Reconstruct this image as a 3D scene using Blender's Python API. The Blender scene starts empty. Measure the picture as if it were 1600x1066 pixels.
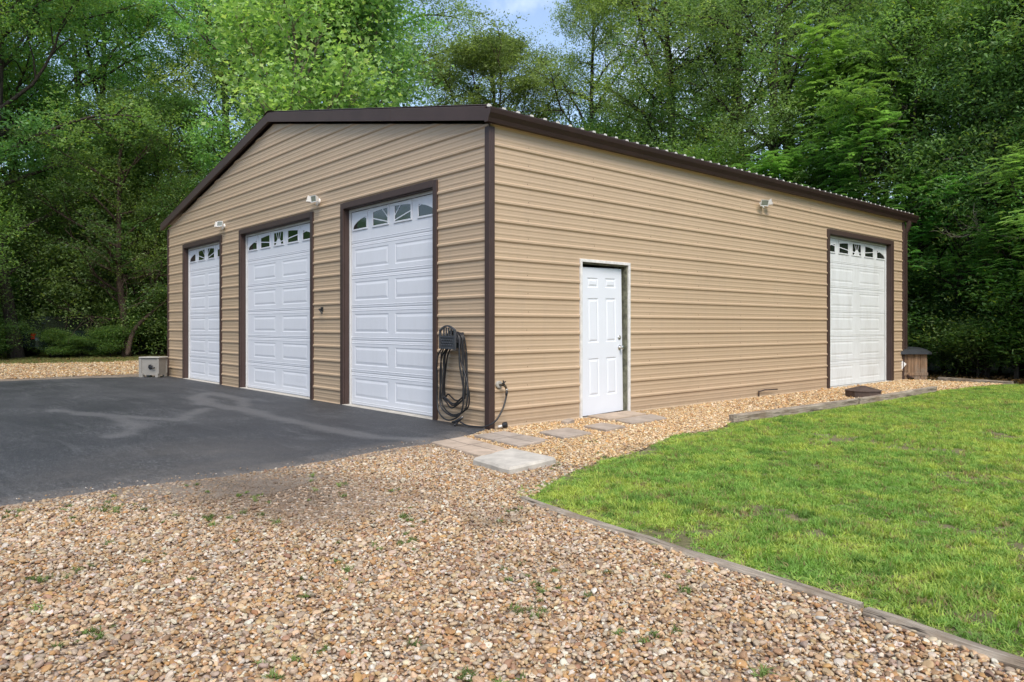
import bpy, math, random
import numpy as np
from mathutils import Vector, Matrix
R = math.radians
scene = bpy.context.scene
C = scene.collection

# ------------------------------------------------------------------ camera
CAM = (6.8035, -5.6072, 1.233)
cam = bpy.data.cameras.new('camera')
cam.sensor_width = 36.0
cam.lens = 25.84
cam.shift_y = -0.0142
cam.clip_start = 0.05
cam.clip_end = 1500
camo = bpy.data.objects.new('camera', cam)
C.objects.link(camo)
camo.location = CAM
camo.rotation_euler = (R(90), 0, R(48.7606))
scene.camera = camo

# ------------------------------------------------------------------ light
SUN_EL, SUN_AZ = 50.0, -30.0          # azimuth of the sun, degrees from +X towards +Y
sun = bpy.data.lights.new('sun', 'SUN')
sun.energy = 2.15
sun.angle = R(30)
sun.color = (1.0, 0.93, 0.83)
suno = bpy.data.objects.new('sun', sun)
C.objects.link(suno)
sd = Vector((math.cos(R(SUN_EL)) * math.cos(R(SUN_AZ)), math.cos(R(SUN_EL)) * math.sin(R(SUN_AZ)), math.sin(R(SUN_EL))))
suno.rotation_euler = sd.to_track_quat('Z', 'Y').to_euler()

world = bpy.data.worlds.new('World')
scene.world = world
world.use_nodes = True
wn = world.node_tree
wn.nodes.clear()
sky = wn.nodes.new('ShaderNodeTexSky')
sky.sky_type = 'NISHITA'
sky.sun_disc = False
sky.sun_elevation = R(SUN_EL)
sky.sun_rotation = R(90 - SUN_AZ)
sky.air_density = 1.0
sky.dust_density = 1.2
tc = wn.nodes.new('ShaderNodeTexCoord')
cn = wn.nodes.new('ShaderNodeTexNoise')
cn.inputs['Scale'].default_value = 3.2
cn.inputs['Detail'].default_value = 6
cn.inputs['Roughness'].default_value = 0.6
cr_ = wn.nodes.new('ShaderNodeValToRGB')
cr_.color_ramp.elements[0].position = 0.54
cr_.color_ramp.elements[0].color = (0.05, 0.05, 0.05, 1)
cr_.color_ramp.elements[1].position = 0.82
cr_.color_ramp.elements[1].color = (0.75, 0.75, 0.75, 1)
wmix = wn.nodes.new('ShaderNodeMix')
wmix.data_type = 'RGBA'
wmix.inputs['B'].default_value = (9.0, 9.2, 9.6, 1)
bg = wn.nodes.new('ShaderNodeBackground')
bg.inputs['Strength'].default_value = 0.15
wo = wn.nodes.new('ShaderNodeOutputWorld')
wn.links.new(tc.outputs['Generated'], cn.inputs['Vector'])
wn.links.new(cn.outputs['Fac'], cr_.inputs['Fac'])
wn.links.new(cr_.outputs['Color'], wmix.inputs['Factor'])
wn.links.new(sky.outputs['Color'], wmix.inputs['A'])
wn.links.new(wmix.outputs['Result'], bg.inputs['Color'])
wn.links.new(bg.outputs['Background'], wo.inputs['Surface'])

scene.view_settings.view_transform = 'Standard'
scene.view_settings.look = 'None'
scene.view_settings.gamma = 1.0
scene.view_settings.use_curve_mapping = False
scene.view_settings.exposure = 0.72
scene.render.engine = 'CYCLES'
scene.cycles.max_bounces = 7
scene.cycles.diffuse_bounces = 5
scene.cycles.transmission_bounces = 3
scene.cycles.transparent_max_bounces = 4
scene.cycles.use_denoising = True

# ------------------------------------------------------------------ material helpers
MATS = {}


class NT:
    def __init__(self, name):
        self.m = bpy.data.materials.new(name)
        self.m.use_nodes = True
        self.t = self.m.node_tree
        self.t.nodes.clear()
        self.out = self.t.nodes.new('ShaderNodeOutputMaterial')

    def n(self, typ, **kw):
        nd = self.t.nodes.new(typ)
        for k, v in kw.items():
            if hasattr(nd, k):
                setattr(nd, k, v)
            else:
                nd.inputs[k.replace('_', ' ')].default_value = v
        return nd

    def l(self, a, b):
        self.t.links.new(a, b)

    def noise(self, scale, detail=4, rough=0.55, vec=None, dist=0.0):
        nd = self.n('ShaderNodeTexNoise')
        nd.inputs['Scale'].default_value = scale
        nd.inputs['Detail'].default_value = detail
        nd.inputs['Roughness'].default_value = rough
        nd.inputs['Distortion'].default_value = dist
        if vec is not None:
            self.l(vec, nd.inputs['Vector'])
        return nd.outputs['Fac']

    def obj(self, scale=(1, 1, 1)):
        t = self.n('ShaderNodeTexCoord')
        mp = self.n('ShaderNodeMapping')
        mp.inputs['Scale'].default_value = scale
        self.l(t.outputs['Object'], mp.inputs['Vector'])
        return mp.outputs['Vector']

    def pos(self, scale=(1, 1, 1)):
        g = self.n('ShaderNodeNewGeometry')
        mp = self.n('ShaderNodeMapping')
        mp.inputs['Scale'].default_value = scale
        self.l(g.outputs['Position'], mp.inputs['Vector'])
        return mp.outputs['Vector']

    def ramp(self, fac, stops):
        nd = self.n('ShaderNodeValToRGB')
        e = nd.color_ramp.elements
        while len(e) < len(stops):
            e.new(0.5)
        for i, (p, c) in enumerate(stops):
            e[i].position = p
            e[i].color = tuple(c) + (1,) if len(c) == 3 else c
        self.l(fac, nd.inputs['Fac'])
        return nd.outputs['Color']

    def mix(self, fac, a, b, mode='MIX'):
        nd = self.n('ShaderNodeMix', data_type='RGBA', blend_type=mode)
        for s, v in (('Factor', fac), ('A', a), ('B', b)):
            if isinstance(v, (int, float)):
                nd.inputs[s].default_value = v
            elif isinstance(v, tuple):
                nd.inputs[s].default_value = v + (1,) if len(v) == 3 else v
            else:
                self.l(v, nd.inputs[s])
        return nd.outputs['Result']

    def bump(self, h, strength=0.3, dist=0.01):
        b = self.n('ShaderNodeBump')
        b.inputs['Strength'].default_value = strength
        b.inputs['Distance'].default_value = dist
        self.l(h, b.inputs['Height'])
        return b.outputs['Normal']

    def attr(self, name, typ='GEOMETRY'):
        a = self.n('ShaderNodeAttribute')
        a.attribute_name = name
        a.attribute_type = typ
        return a

    def principled(self, col, rough=0.5, metal=0.0, normal=None, spec=0.5, **kw):
        p = self.n('ShaderNodeBsdfPrincipled')
        for s, v in (('Base Color', col), ('Roughness', rough), ('Metallic', metal), ('Specular IOR Level', spec)):
            if isinstance(v, (int, float)):
                p.inputs[s].default_value = v
            elif isinstance(v, tuple):
                p.inputs[s].default_value = v + (1,)
            else:
                self.l(v, p.inputs[s])
        if normal is not None:
            self.l(normal, p.inputs['Normal'])
        for k, v in kw.items():
            p.inputs[k].default_value = v
        self.l(p.outputs['BSDF'], self.out.inputs['Surface'])
        return p


def simple(name, col, rough=0.5, metal=0.0, var=0.15, scale=6.0, bump=0.0, spec=0.5):
    t = NT(name)
    v = t.obj()
    f = t.noise(scale, 5, 0.6, v)
    d = tuple(c * (1 - var) for c in col)
    b = tuple(min(1, c * (1 + var)) for c in col)
    c = t.ramp(f, [(0.3, d), (0.7, b)])
    nrm = t.bump(t.noise(scale * 12, 3, 0.6, v), bump, 0.003) if bump else None
    t.principled(c, rough, metal, nrm, spec)
    return t.m


def mat_siding():
    t = NT('tan_painted_steel')
    v = t.pos()
    a = t.noise(0.55, 4, 0.6, v)
    b = t.noise(7, 5, 0.7, t.pos((1, 1, 0.12)))
    c = t.ramp(a, [(0.3, (0.46, 0.337, 0.220)), (0.7, (0.495, 0.364, 0.239))])
    c = t.mix(t.ramp(b, [(0.5, (0, 0, 0)), (0.8, (0.25, 0.25, 0.25))]), c, (0.34, 0.27, 0.2))
    # splash dirt in the lowest hand's breadth of the sheet
    sx = t.n('ShaderNodeSeparateXYZ')
    t.l(t.pos(), sx.inputs[0])
    mr = t.n('ShaderNodeMapRange')
    mr.inputs['From Min'].default_value = 0.0
    mr.inputs['From Max'].default_value = 0.22
    mr.inputs['To Min'].default_value = 0.55
    mr.inputs['To Max'].default_value = 0.0
    t.l(sx.outputs['Z'], mr.inputs['Value'])
    ml = t.n('ShaderNodeMath', operation='MULTIPLY')
    t.l(mr.outputs[0], ml.inputs[0])
    t.l(t.noise(14, 4, 0.7, v), ml.inputs[1])
    c = t.mix(ml.outputs[0], c, (0.22, 0.17, 0.12))
    nr = t.bump(t.noise(1.7, 3, 0.5, v), 0.25, 0.02)
    t.principled(c, 0.42, 0.0, nr, 0.5)
    return t.m


def mat_white(name, col, grime):
    t = NT(name)
    v = t.pos()
    c = t.ramp(t.noise(1.2, 4, 0.6, v), [(0.3, tuple(x * 0.97 for x in col)), (0.7, col)])
    g = t.noise(5, 6, 0.75, t.pos((1, 1, 0.25)))
    c = t.mix(t.ramp(g, [(0.45, (0, 0, 0)), (0.75, (grime, grime, grime))]), c, (0.36, 0.34, 0.29))
    h = t.noise(28, 4, 0.7, t.pos((0.35, 0.35, 6)))
    t.principled(c, 0.45, 0.0, t.bump(h, 0.25, 0.002), 0.45)
    return t.m


def mat_asphalt():
    t = NT('sealed_asphalt')
    v = t.pos()
    big = t.noise(0.7, 5, 0.65, t.pos((0.5, 1.6, 1)), 0.6)
    c = t.ramp(big, [(0.3, (0.026, 0.0265, 0.029)), (0.5, (0.036, 0.0365, 0.039)), (0.7, (0.055, 0.0555, 0.057))])
    st = t.noise(1.3, 6, 0.7, t.pos((0.35, 2.2, 1)), 1.0)
    c = t.mix(t.ramp(st, [(0.54, (0, 0, 0)), (0.70, (0.6, 0.6, 0.6))]), c, (0.10, 0.10, 0.102))
    scf = t.n('ShaderNodeMath', operation='MULTIPLY')
    t.l(t.ramp(t.noise(26, 4, 0.75, t.pos((0.6, 1.4, 1))), [(0.50, (0, 0, 0)), (0.66, (1, 1, 1))]), scf.inputs[0])
    t.l(t.ramp(t.noise(0.9, 3, 0.6, v), [(0.46, (0, 0, 0)), (0.62, (0.75, 0.75, 0.75))]), scf.inputs[1])
    c = t.mix(scf.outputs[0], c, (0.15, 0.15, 0.15))
    a = t.attr('smear')
    c = t.mix(a.outputs['Fac'], c, (0.135, 0.132, 0.13))
    e = t.attr('dust')
    dn = t.n('ShaderNodeMath', operation='MULTIPLY')
    t.l(e.outputs['Fac'], dn.inputs[0])
    t.l(t.noise(9, 4, 0.7, v), dn.inputs[1])
    c = t.mix(dn.outputs[0], c, (0.26, 0.22, 0.18))
    sp = t.noise(110, 2, 0.5, v)
    c = t.mix(t.ramp(sp, [(0.58, (0, 0, 0)), (0.68, (0.75, 0.75, 0.75))]), c, (0.17, 0.17, 0.17))
    c = t.mix(t.ramp(t.noise(60, 3, 0.6, v), [(0.3, (0.5, 0.5, 0.5)), (0.5, (0, 0, 0))]), c, (0.012, 0.012, 0.013))
    h = t.noise(150, 3, 0.6, v)
    rr = t.ramp(big, [(0.3, (0.55, 0.55, 0.55)), (0.7, (0.72, 0.72, 0.72))])
    t.principled(c, rr, 0.0, t.bump(h, 0.6, 0.004), 0.4)
    return t.m


def mat_gravel_base():
    t = NT('packed_pebble_bed')
    v = t.pos()
    vo = t.n('ShaderNodeTexVoronoi')
    vo.inputs['Scale'].default_value = 42
    t.l(v, vo.inputs['Vector'])
    sep = t.n('ShaderNodeSeparateColor')
    t.l(vo.outputs['Color'], sep.inputs[0])
    c = t.ramp(sep.outputs[0], [(0.0, (0.33, 0.2, 0.11)), (0.3, (0.5, 0.35, 0.22)), (0.6, (0.62, 0.47, 0.33)), (0.85, (0.7, 0.62, 0.52)), (1.0, (0.3, 0.25, 0.2))])
    dk = t.ramp(vo.outputs['Distance'], [(0.25, (1, 1, 1)), (0.7, (0.25, 0.2, 0.16))])
    c = t.mix(0.8, c, dk, 'MULTIPLY')
    d = t.attr('dirt')
    c = t.mix(d.outputs['Fac'], c, (0.2, 0.16, 0.125))
    inv = t.n('ShaderNodeMath', operation='SUBTRACT')
    inv.inputs[0].default_value = 1.0
    t.l(vo.outputs['Distance'], inv.inputs[1])
    t.principled(c, 0.8, 0.0, t.bump(inv.outputs[0], 0.9, 0.012), 0.3)
    return t.m


def mat_soil(name, cols, scale=3.0):
    t = NT(name)
    v = t.pos()
    f = t.noise(scale, 7, 0.7, v)
    g = t.noise(scale * 14, 5, 0.75, v)
    c = t.ramp(f, [(0.3, cols[0]), (0.5, cols[1]), (0.7, cols[2])])
    c = t.mix(t.ramp(g, [(0.4, (0, 0, 0)), (0.7, (0.8, 0.8, 0.8))]), c, cols[3])
    t.principled(c, 0.9, 0.0, t.bump(g, 0.8, 0.03), 0.2)
    return t.m


def mat_inst(name, rough, trans=0.0, spec=0.3, typ='INSTANCER'):
    """colour comes from an attribute carried by each stone, blade or leaf"""
    t = NT(name)
    a = t.attr('col', typ)
    col = a.outputs['Color']
    if typ == 'GEOMETRY':
        oi = t.n('ShaderNodeObjectInfo')
        col = t.mix(1.0, col, t.ramp(oi.outputs['Random'], [(0.0, (0.78, 0.86, 0.85)), (0.35, (1.0, 0.98, 0.9)), (0.7, (1.12, 1.05, 0.85)), (1.0, (0.9, 1.1, 1.0))]), 'MULTIPLY')
    if typ == 'INSTANCER' and trans == 0:
        v = t.obj()
        n = t.noise(1.6, 4, 0.65, v)
        col = t.mix(t.ramp(n, [(0.35, (0.45, 0.45, 0.45)), (0.65, (0, 0, 0))]), col, t.mix(0.5, col, (0.2, 0.13, 0.08)))
    p = t.principled(col, rough, 0.0, None, spec)
    if trans:
        tr = t.n('ShaderNodeBsdfTranslucent')
        tcol = t.mix(1.0, col, (1.8, 1.95, 0.95) if typ == 'GEOMETRY' else (1.35, 1.4, .6), 'MULTIPLY')
        t.l(tcol, tr.inputs['Color'])
        ms = t.n('ShaderNodeMixShader')
        ms.inputs[0].default_value = trans
        t.l(p.outputs['BSDF'], ms.inputs[1])
        t.l(tr.outputs['BSDF'], ms.inputs[2])
        t.l(ms.outputs[0], t.out.inputs['Surface'])
    return t.m


def mat_bark(name, c0, c1):
    t = NT(name)
    v = t.obj((6, 6, 1.1))
    f = t.noise(3, 7, 0.7, v, 0.4)
    c = t.ramp(f, [(0.35, c0), (0.65, c1)])
    t.principled(c, 0.9, 0.0, t.bump(f, 1.0, 0.05), 0.2)
    return t.m


def mat_wood(name, c0, c1, c2, axis=0):
    t = NT(name)
    sc = [14, 14, 14]
    sc[axis] = 0.8
    v = t.obj(tuple(sc))
    f = t.noise(2.2, 6, 0.7, v, 0.3)
    g = t.noise(2.5, 5, 0.7, t.obj())
    c = t.ramp(f, [(0.3, c0), (0.62, c1)])
    c = t.mix(t.ramp(g, [(0.48, (0, 0, 0)), (0.66, (0.8, 0.8, 0.8))]), c, c2)
    sc2 = [45, 45, 45]
    sc2[axis] = 1.6
    k = t.noise(1.4, 3, 0.6, t.obj(tuple(sc2)), 0.5)
    c = t.mix(t.ramp(k, [(0.60, (0, 0, 0)), (0.66, (0.9, 0.9, 0.9))]), c, (0.03, 0.024, 0.018))
    t.principled(c, 0.88, 0.0, t.bump(f, 0.9, 0.012), 0.2)
    return t.m


M = {}
M['siding'] = mat_siding()
M['brown'] = simple('brown_painted_steel', (0.058, 0.036, 0.030), 0.5, 0, 0.12, 3, 0.05, 0.35)
M['gutter'] = simple('dark_brown_gutter', (0.034, 0.019, 0.015), 0.5, 0, 0.12, 3, 0.05, 0.3)
M['closure'] = simple('pale_rib_closure', (0.6, 0.58, 0.52), 0.6)
M['roof'] = simple('brown_roof_steel', (0.075, 0.052, 0.046), 0.3, 0, 0.15, 2, 0.05, 0.6)
M['white'] = mat_white('white_door_enamel', (0.70, 0.71, 0.74), 0.10)
M['white_dirty'] = mat_white('mildewed_white_enamel', (0.70, 0.71, 0.70), 0.35)
M['vinyl'] = mat_white('white_vinyl_stop', (0.62, 0.62, 0.61), 0.5)
M['manwhite'] = mat_white('white_entry_door_paint', (0.72, 0.74, 0.78), 0.04)
M['screw'] = simple('dull_tan_screw', (0.24, 0.17, 0.12), 0.5, 0.2)
M['frame'] = simple('weathered_frame_paint', (0.66, 0.64, 0.6), 0.7, 0, 0.16, 14, 0.4)
M['oldwood'] = simple('mossy_old_jamb_wood', (0.12, 0.12, 0.08), 0.9, 0, 0.6, 16, 0.8)
M['black'] = simple('black_rubber', (0.016, 0.016, 0.018), 0.42, 0, 0.3, 10)
M['dark'] = simple('dark_interior', (0.03, 0.028, 0.026), 0.9)
M['hanger'] = simple('dark_grey_resin', (0.052, 0.055, 0.062), 0.5, 0, 0.2, 10, 0.1)
M['chrome'] = simple('brushed_nickel', (0.6, 0.58, 0.55), 0.3, 1.0, 0.1)
M['brass'] = simple('weathered_brass', (0.12, 0.1, 0.07), 0.5, 0.7, 0.4, 30)
M['lampwhite'] = simple('white_fixture_plastic', (0.74, 0.73, 0.7), 0.45, 0, 0.12, 12)
M['taupe'] = simple('taupe_resin', (0.25, 0.235, 0.21), 0.6, 0, 0.08, 6, 0.1)
M['taupe_light'] = simple('light_taupe_resin', (0.36, 0.34, 0.30), 0.6, 0, 0.08, 6, 0.1)
M['concrete'] = simple('poured_concrete', (0.48, 0.44, 0.375), 0.9, 0, 0.24, 5, 0.9)
M['paver'] = simple('pinkish_grey_paver', (0.43, 0.335, 0.25), 0.9, 0, 0.26, 4, 0.8)
M['paver2'] = simple('grey_brown_paver', (0.36, 0.295, 0.235), 0.9, 0, 0.26, 4, 0.8)
M['sill'] = simple('pale_concrete_lip', (0.42, 0.39, 0.34), 0.9, 0, 0.2, 8, 0.5)
M['timber'] = mat_wood('silvery_timber', (0.075, 0.056, 0.04), (0.44, 0.375, 0.295), (0.21, 0.155, 0.105), 0)
M['plank'] = mat_wood('brown_plank', (0.12, 0.075, 0.045), (0.32, 0.2, 0.12), (0.24, 0.2, 0.16), 2)
M['lid'] = simple('charcoal_lid_plastic', (0.03, 0.032, 0.037), 0.45, 0, 0.25, 5, 0.1)
M['rust'] = simple('dark_brown_cover', (0.075, 0.05, 0.038), 0.75, 0, 0.4, 8, 0.6)
M['asphalt'] = mat_asphalt()
M['gravel_base'] = mat_gravel_base()
M['ground'] = mat_soil('forest_litter', ((0.06, 0.045, 0.03), (0.1, 0.075, 0.05), (0.16, 0.12, 0.08), (0.05, 0.06, 0.025)), 0.8)
M['lawnsoil'] = mat_soil('lawn_soil', ((0.15, 0.13, 0.06), (0.22, 0.18, 0.10), (0.30, 0.24, 0.16), (0.12, 0.14, 0.05)), 2.5)
M['sand'] = mat_soil('sandy_dirt', ((0.13, 0.105, 0.085), (0.25, 0.2, 0.155), (0.36, 0.3, 0.235), (0.15, 0.12, 0.09)), 2.2)
M['pebble'] = mat_inst('river_pebble', 0.62, 0, 0.4)
M['grass'] = mat_inst('lawn_grass', 0.6, 0.35, 0.25)
M['leaf'] = mat_inst('leaf', 0.5, 0.45, 0.35, 'GEOMETRY')
M['bark'] = mat_bark('grey_brown_bark', (0.022, 0.018, 0.015), (0.085, 0.070, 0.058))
M['bark_red'] = mat_bark('reddish_bark', (0.03, 0.021, 0.016), (0.115, 0.08, 0.06))
M['bark_pale'] = mat_bark('pale_bark', (0.11, 0.09, 0.065), (0.36, 0.3, 0.23))


def mat_glass():
    t = NT('dark_window_glass')
    t.principled((0.018, 0.022, 0.018), 0.06, 0.0, None, 0.8)
    return t.m


M['glass'] = mat_glass()
t_ = NT('red_lens')
t_.principled((0.5, 0.02, 0.015), 0.2)
M['red'] = t_.m
t_ = NT('dark_green_car_paint')
t_.principled((0.03, 0.05, 0.045), 0.15, 0.3, None, 0.6)
M['car'] = t_.m


# ------------------------------------------------------------------ object helpers
def tag(o, label=None, cat=None, group=None, kind=None):
    if label: o['label'] = label
    if cat: o['category'] = cat
    if group: o['group'] = group
    if kind: o['kind'] = kind
    return o


def empty(name, label, cat, loc=(0, 0, 0), rz=0.0, group=None):
    o = bpy.data.objects.new(name, None)
    o.empty_display_size = 0.3
    C.objects.link(o)
    o.location = loc
    o.rotation_euler = (0, 0, rz)
    return tag(o, label, cat, group)


class MB:
    def __init__(self):
        self.v = []
        self.f = []
        self.s = []

    def add(self, vs, fs, smooth=False):
        b = len(self.v)
        self.v += [tuple(p) for p in vs]
        self.f += [tuple(i + b for i in f) for f in fs]
        self.s += [smooth] * len(fs)
        return self

    def box(self, a, b, rot=None, piv=None, bev=0.0):
        x0, y0, z0 = a
        x1, y1, z1 = b
        if bev > 0:
            vs = []
            fs = []
            c = [(x0, x1), (y0, y1), (z0, z1)]
            # chamfered box : 24 verts
            idx = {}
            for sx in (0, 1):
                for sy in (0, 1):
                    for sz in (0, 1):
                        for ax in range(3):
                            p = [c[0][sx], c[1][sy], c[2][sz]]
                            for k, s in enumerate((sx, sy, sz)):
                                if k != ax:
                                    p[k] += bev if s == 0 else -bev
                            idx[(sx, sy, sz, ax)] = len(vs)
                            vs.append(p)
            for ax in range(3):
                o = [k for k in range(3) if k != ax]
                for s in (0, 1):
                    q = []
                    for (u, w) in ((0, 0), (1, 0), (1, 1), (0, 1)):
                        k = [0, 0, 0]
                        k[ax] = s; k[o[0]] = u; k[o[1]] = w
                        q.append(idx[(k[0], k[1], k[2], ax)])
                    fs.append(q)
                for u in (0, 1):
                    for w in (0, 1):
                        k0 = [0, 0, 0]; k0[ax] = 0; k0[o[0]] = u; k0[o[1]] = w
                        k1 = list(k0); k1[ax] = 1
                        fs.append((idx[(*k0, o[0])], idx[(*k1, o[0])], idx[(*k1, o[1])], idx[(*k0, o[1])]))
            for sx in (0, 1):
                for sy in (0, 1):
                    for sz in (0, 1):
                        fs.append([idx[(sx, sy, sz, k)] for k in range(3)])
        else:
            vs = [(x0, y0, z0), (x1, y0, z0), (x1, y1, z0), (x0, y1, z0), (x0, y0, z1), (x1, y0, z1), (x1, y1, z1), (x0, y1, z1)]
            fs = [(0, 3, 2, 1), (4, 5, 6, 7), (0, 1, 5, 4), (1, 2, 6, 5), (2, 3, 7, 6), (3, 0, 4, 7)]
        if rot is not None:
            pv = Vector(piv if piv else ((x0 + x1) / 2, (y0 + y1) / 2, (z0 + z1) / 2))
            vs = [tuple(rot @ (Vector(p) - pv) + pv) for p in vs]
        return self.add(vs, fs)

    def prism(self, poly, z0, z1, top=None):
        n = len(poly)
        top = top or poly
        vs = [(p[0], p[1], z0) for p in poly] + [(p[0], p[1], z1) for p in top]
        fs = [tuple(range(n - 1, -1, -1)), tuple(range(n, 2 * n))]
        fs += [(i, (i + 1) % n, (i + 1) % n + n, i + n) for i in range(n)]
        return self.add(vs, fs)

    def tube(self, pts, rad, sides=8, cap=True):
        pts = [Vector(p) for p in pts]
        n = len(pts)
        if isinstance(rad, (int, float)):
            rad = [rad] * n
        up = Vector((0, 0, 1))
        vs = []
        d0 = (pts[1] - pts[0]).normalized()
        a = d0.orthogonal().normalized()
        for i, p in enumerate(pts):
            d = (pts[min(i + 1, n - 1)] - pts[max(i - 1, 0)])
            if d.length < 1e-9:
                d = d0
            d.normalize()
            a = (a - d * a.dot(d))
            if a.length < 1e-6:
                a = d.orthogonal()
            a.normalize()
            b = d.cross(a)
            for k in range(sides):
                t = 2 * math.pi * k / sides
                vs.append(p + (a * math.cos(t) + b * math.sin(t)) * rad[i])
        fs = []
        for i in range(n - 1):
            for k in range(sides):
                k2 = (k + 1) % sides
                fs.append((i * sides + k, i * sides + k2, (i + 1) * sides + k2, (i + 1) * sides + k))
        if cap:
            fs.append(tuple(range(sides - 1, -1, -1)))
            fs.append(tuple((n - 1) * sides + k for k in range(sides)))
        return self.add(vs, fs, True)

    def lathe(self, prof, axis_o, axis_d, sides=16):
        """prof: (distance along the axis, radius)"""
        o = Vector(axis_o)
        d = Vector(axis_d).normalized()
        pts = [o + d * h for h, r in prof]
        a = d.orthogonal().normalized()
        b = d.cross(a)
        vs = []
        for (h, r) in prof:
            for k in range(sides):
                t = 2 * math.pi * k / sides
                vs.append(o + d * h + (a * math.cos(t) + b * math.sin(t)) * r)
        fs = []
        n = len(prof)
        for i in range(n - 1):
            for k in range(sides):
                k2 = (k + 1) % sides
                fs.append((i * sides + k, i * sides + k2, (i + 1) * sides + k2, (i + 1) * sides + k))
        fs.append(tuple(range(sides - 1, -1, -1)))
        fs.append(tuple((n - 1) * sides + k for k in range(sides)))
        return self.add(vs, fs, False)

    def build(self, name, mat, parent=None, local=False):
        me = bpy.data.meshes.new(name)
        me.from_pydata(self.v, [], self.f)
        me.polygons.foreach_set('use_smooth', self.s)
        me.materials.append(mat)
        me.update()
        o = bpy.data.objects.new(name, me)
        C.objects.link(o)
        if parent is not None:
            o.parent = parent
        return o


def np_mesh(name, V, F, mat, parent=None, smooth=False):
    """V (n,3), F (m,k) numpy"""
    me = bpy.data.meshes.new(name)
    k = F.shape[1]
    me.vertices.add(len(V))
    me.vertices.foreach_set('co', V.astype(np.float32).ravel())
    me.loops.add(F.size)
    me.loops.foreach_set('vertex_index', F.astype(np.int32).ravel())
    me.polygons.add(len(F))
    me.polygons.foreach_set('loop_start', np.arange(0, F.size, k, dtype=np.int32))
    me.polygons.foreach_set('loop_total', np.full(len(F), k, dtype=np.int32))
    if smooth:
        me.polygons.foreach_set('use_smooth', np.ones(len(F), dtype=bool))
    me.update(calc_edges=True)
    me.materials.append(mat)
    o = bpy.data.objects.new(name, me)
    C.objects.link(o)
    if parent is not None:
        o.parent = parent
    return o


def face_attr(me, name, arr):
    a = me.attributes.new(name, 'FLOAT_COLOR', 'FACE')
    c = np.ones((len(arr), 4), np.float32)
    c[:, :3] = arr
    a.data.foreach_set('color', c.ravel())


# ------------------------------------------------------------------ scatter (one object, geometry nodes)
def scatter(name, protos, P, ROT, SCL, IDX, COL, mat):
    V = []
    F = []
    pr = []
    off = 0
    for k, (pv, pf) in enumerate(protos):
        V.append(np.asarray(pv, float))
        F += [tuple(i + off for i in f) for f in pf]
        pr += [k + 1] * len(pv)
        off += len(pv)
    V.append(P)
    V = np.vstack(V)
    n0 = off
    N = len(P)
    me = bpy.data.meshes.new(name)
    me.from_pydata(V.tolist(), [], F)
    me.polygons.foreach_set('use_smooth', np.ones(len(F), dtype=bool))
    me.materials.append(mat)

    def at(nm, typ, arr, key):
        a = me.attributes.new(nm, typ, 'POINT')
        a.data.foreach_set(key, arr.ravel())
    at('proto', 'INT', np.concatenate([np.array(pr, np.int32), np.zeros(N, np.int32)]), 'value')
    at('pid', 'INT', np.concatenate([np.zeros(n0, np.int32), IDX.astype(np.int32)]), 'value')
    z = lambda a: np.vstack([np.zeros((n0, a.shape[1])), a]).astype(np.float32)
    at('rot', 'FLOAT_VECTOR', z(ROT), 'vector')
    at('scl', 'FLOAT_VECTOR', z(SCL), 'vector')
    at('col', 'FLOAT_COLOR', z(np.hstack([COL, np.ones((N, 1))])), 'color')
    me.update()
    o = bpy.data.objects.new(name, me)
    C.objects.link(o)
    ng = bpy.data.node_groups.new(name + '_nodes', 'GeometryNodeTree')
    ng.interface.new_socket('Geometry', in_out='INPUT', socket_type='NodeSocketGeometry')
    ng.interface.new_socket('Geometry', in_out='OUTPUT', socket_type='NodeSocketGeometry')
    gi = ng.nodes.new('NodeGroupInput')
    go = ng.nodes.new('NodeGroupOutput')

    def named(nm, typ):
        a = ng.nodes.new('GeometryNodeInputNamedAttribute')
        a.data_type = typ
        a.inputs['Name'].default_value = nm
        return a.outputs['Attribute']
    pa = named('proto', 'INT')

    def sepa(k):
        c = ng.nodes.new('FunctionNodeCompare')
        c.data_type = 'INT'
        c.operation = 'EQUAL'
        ng.links.new(pa, c.inputs[2])
        c.inputs[3].default_value = k
        s = ng.nodes.new('GeometryNodeSeparateGeometry')
        s.domain = 'POINT'
        ng.links.new(gi.outputs[0], s.inputs['Geometry'])
        ng.links.new(c.outputs[0], s.inputs['Selection'])
        return s.outputs['Selection']
    jn = ng.nodes.new('GeometryNodeJoinGeometry')
    for k in range(len(protos)):
        g2 = ng.nodes.new('GeometryNodeGeometryToInstance')
        ng.links.new(sepa(k + 1), g2.inputs[0])
        ng.links.new(g2.outputs[0], jn.inputs[0])
    ip = ng.nodes.new('GeometryNodeInstanceOnPoints')
    ng.links.new(sepa(0), ip.inputs['Points'])
    ng.links.new(jn.outputs[0], ip.inputs['Instance'])
    ip.inputs['Pick Instance'].default_value = True
    ng.links.new(named('pid', 'INT'), ip.inputs['Instance Index'])
    er = ng.nodes.new('FunctionNodeEulerToRotation')
    ng.links.new(named('rot', 'FLOAT_VECTOR'), er.inputs[0])
    ng.links.new(er.outputs[0], ip.inputs['Rotation'])
    ng.links.new(named('scl', 'FLOAT_VECTOR'), ip.inputs['Scale'])
    ng.links.new(ip.outputs[0], go.inputs[0])
    md = o.modifiers.new('scatter', 'NODES')
    md.node_group = ng
    return o


def in_poly(x, y, poly):
    ins = np.zeros(len(x), bool)
    n = len(poly)
    for i in range(n):
        x0, y0 = poly[i]
        x1, y1 = poly[(i + 1) % n]
        if y0 == y1:
            continue
        c = ((y0 > y) != (y1 > y)) & (x < (x1 - x0) * (y - y0) / (y1 - y0) + x0)
        ins ^= c
    return ins


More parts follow.
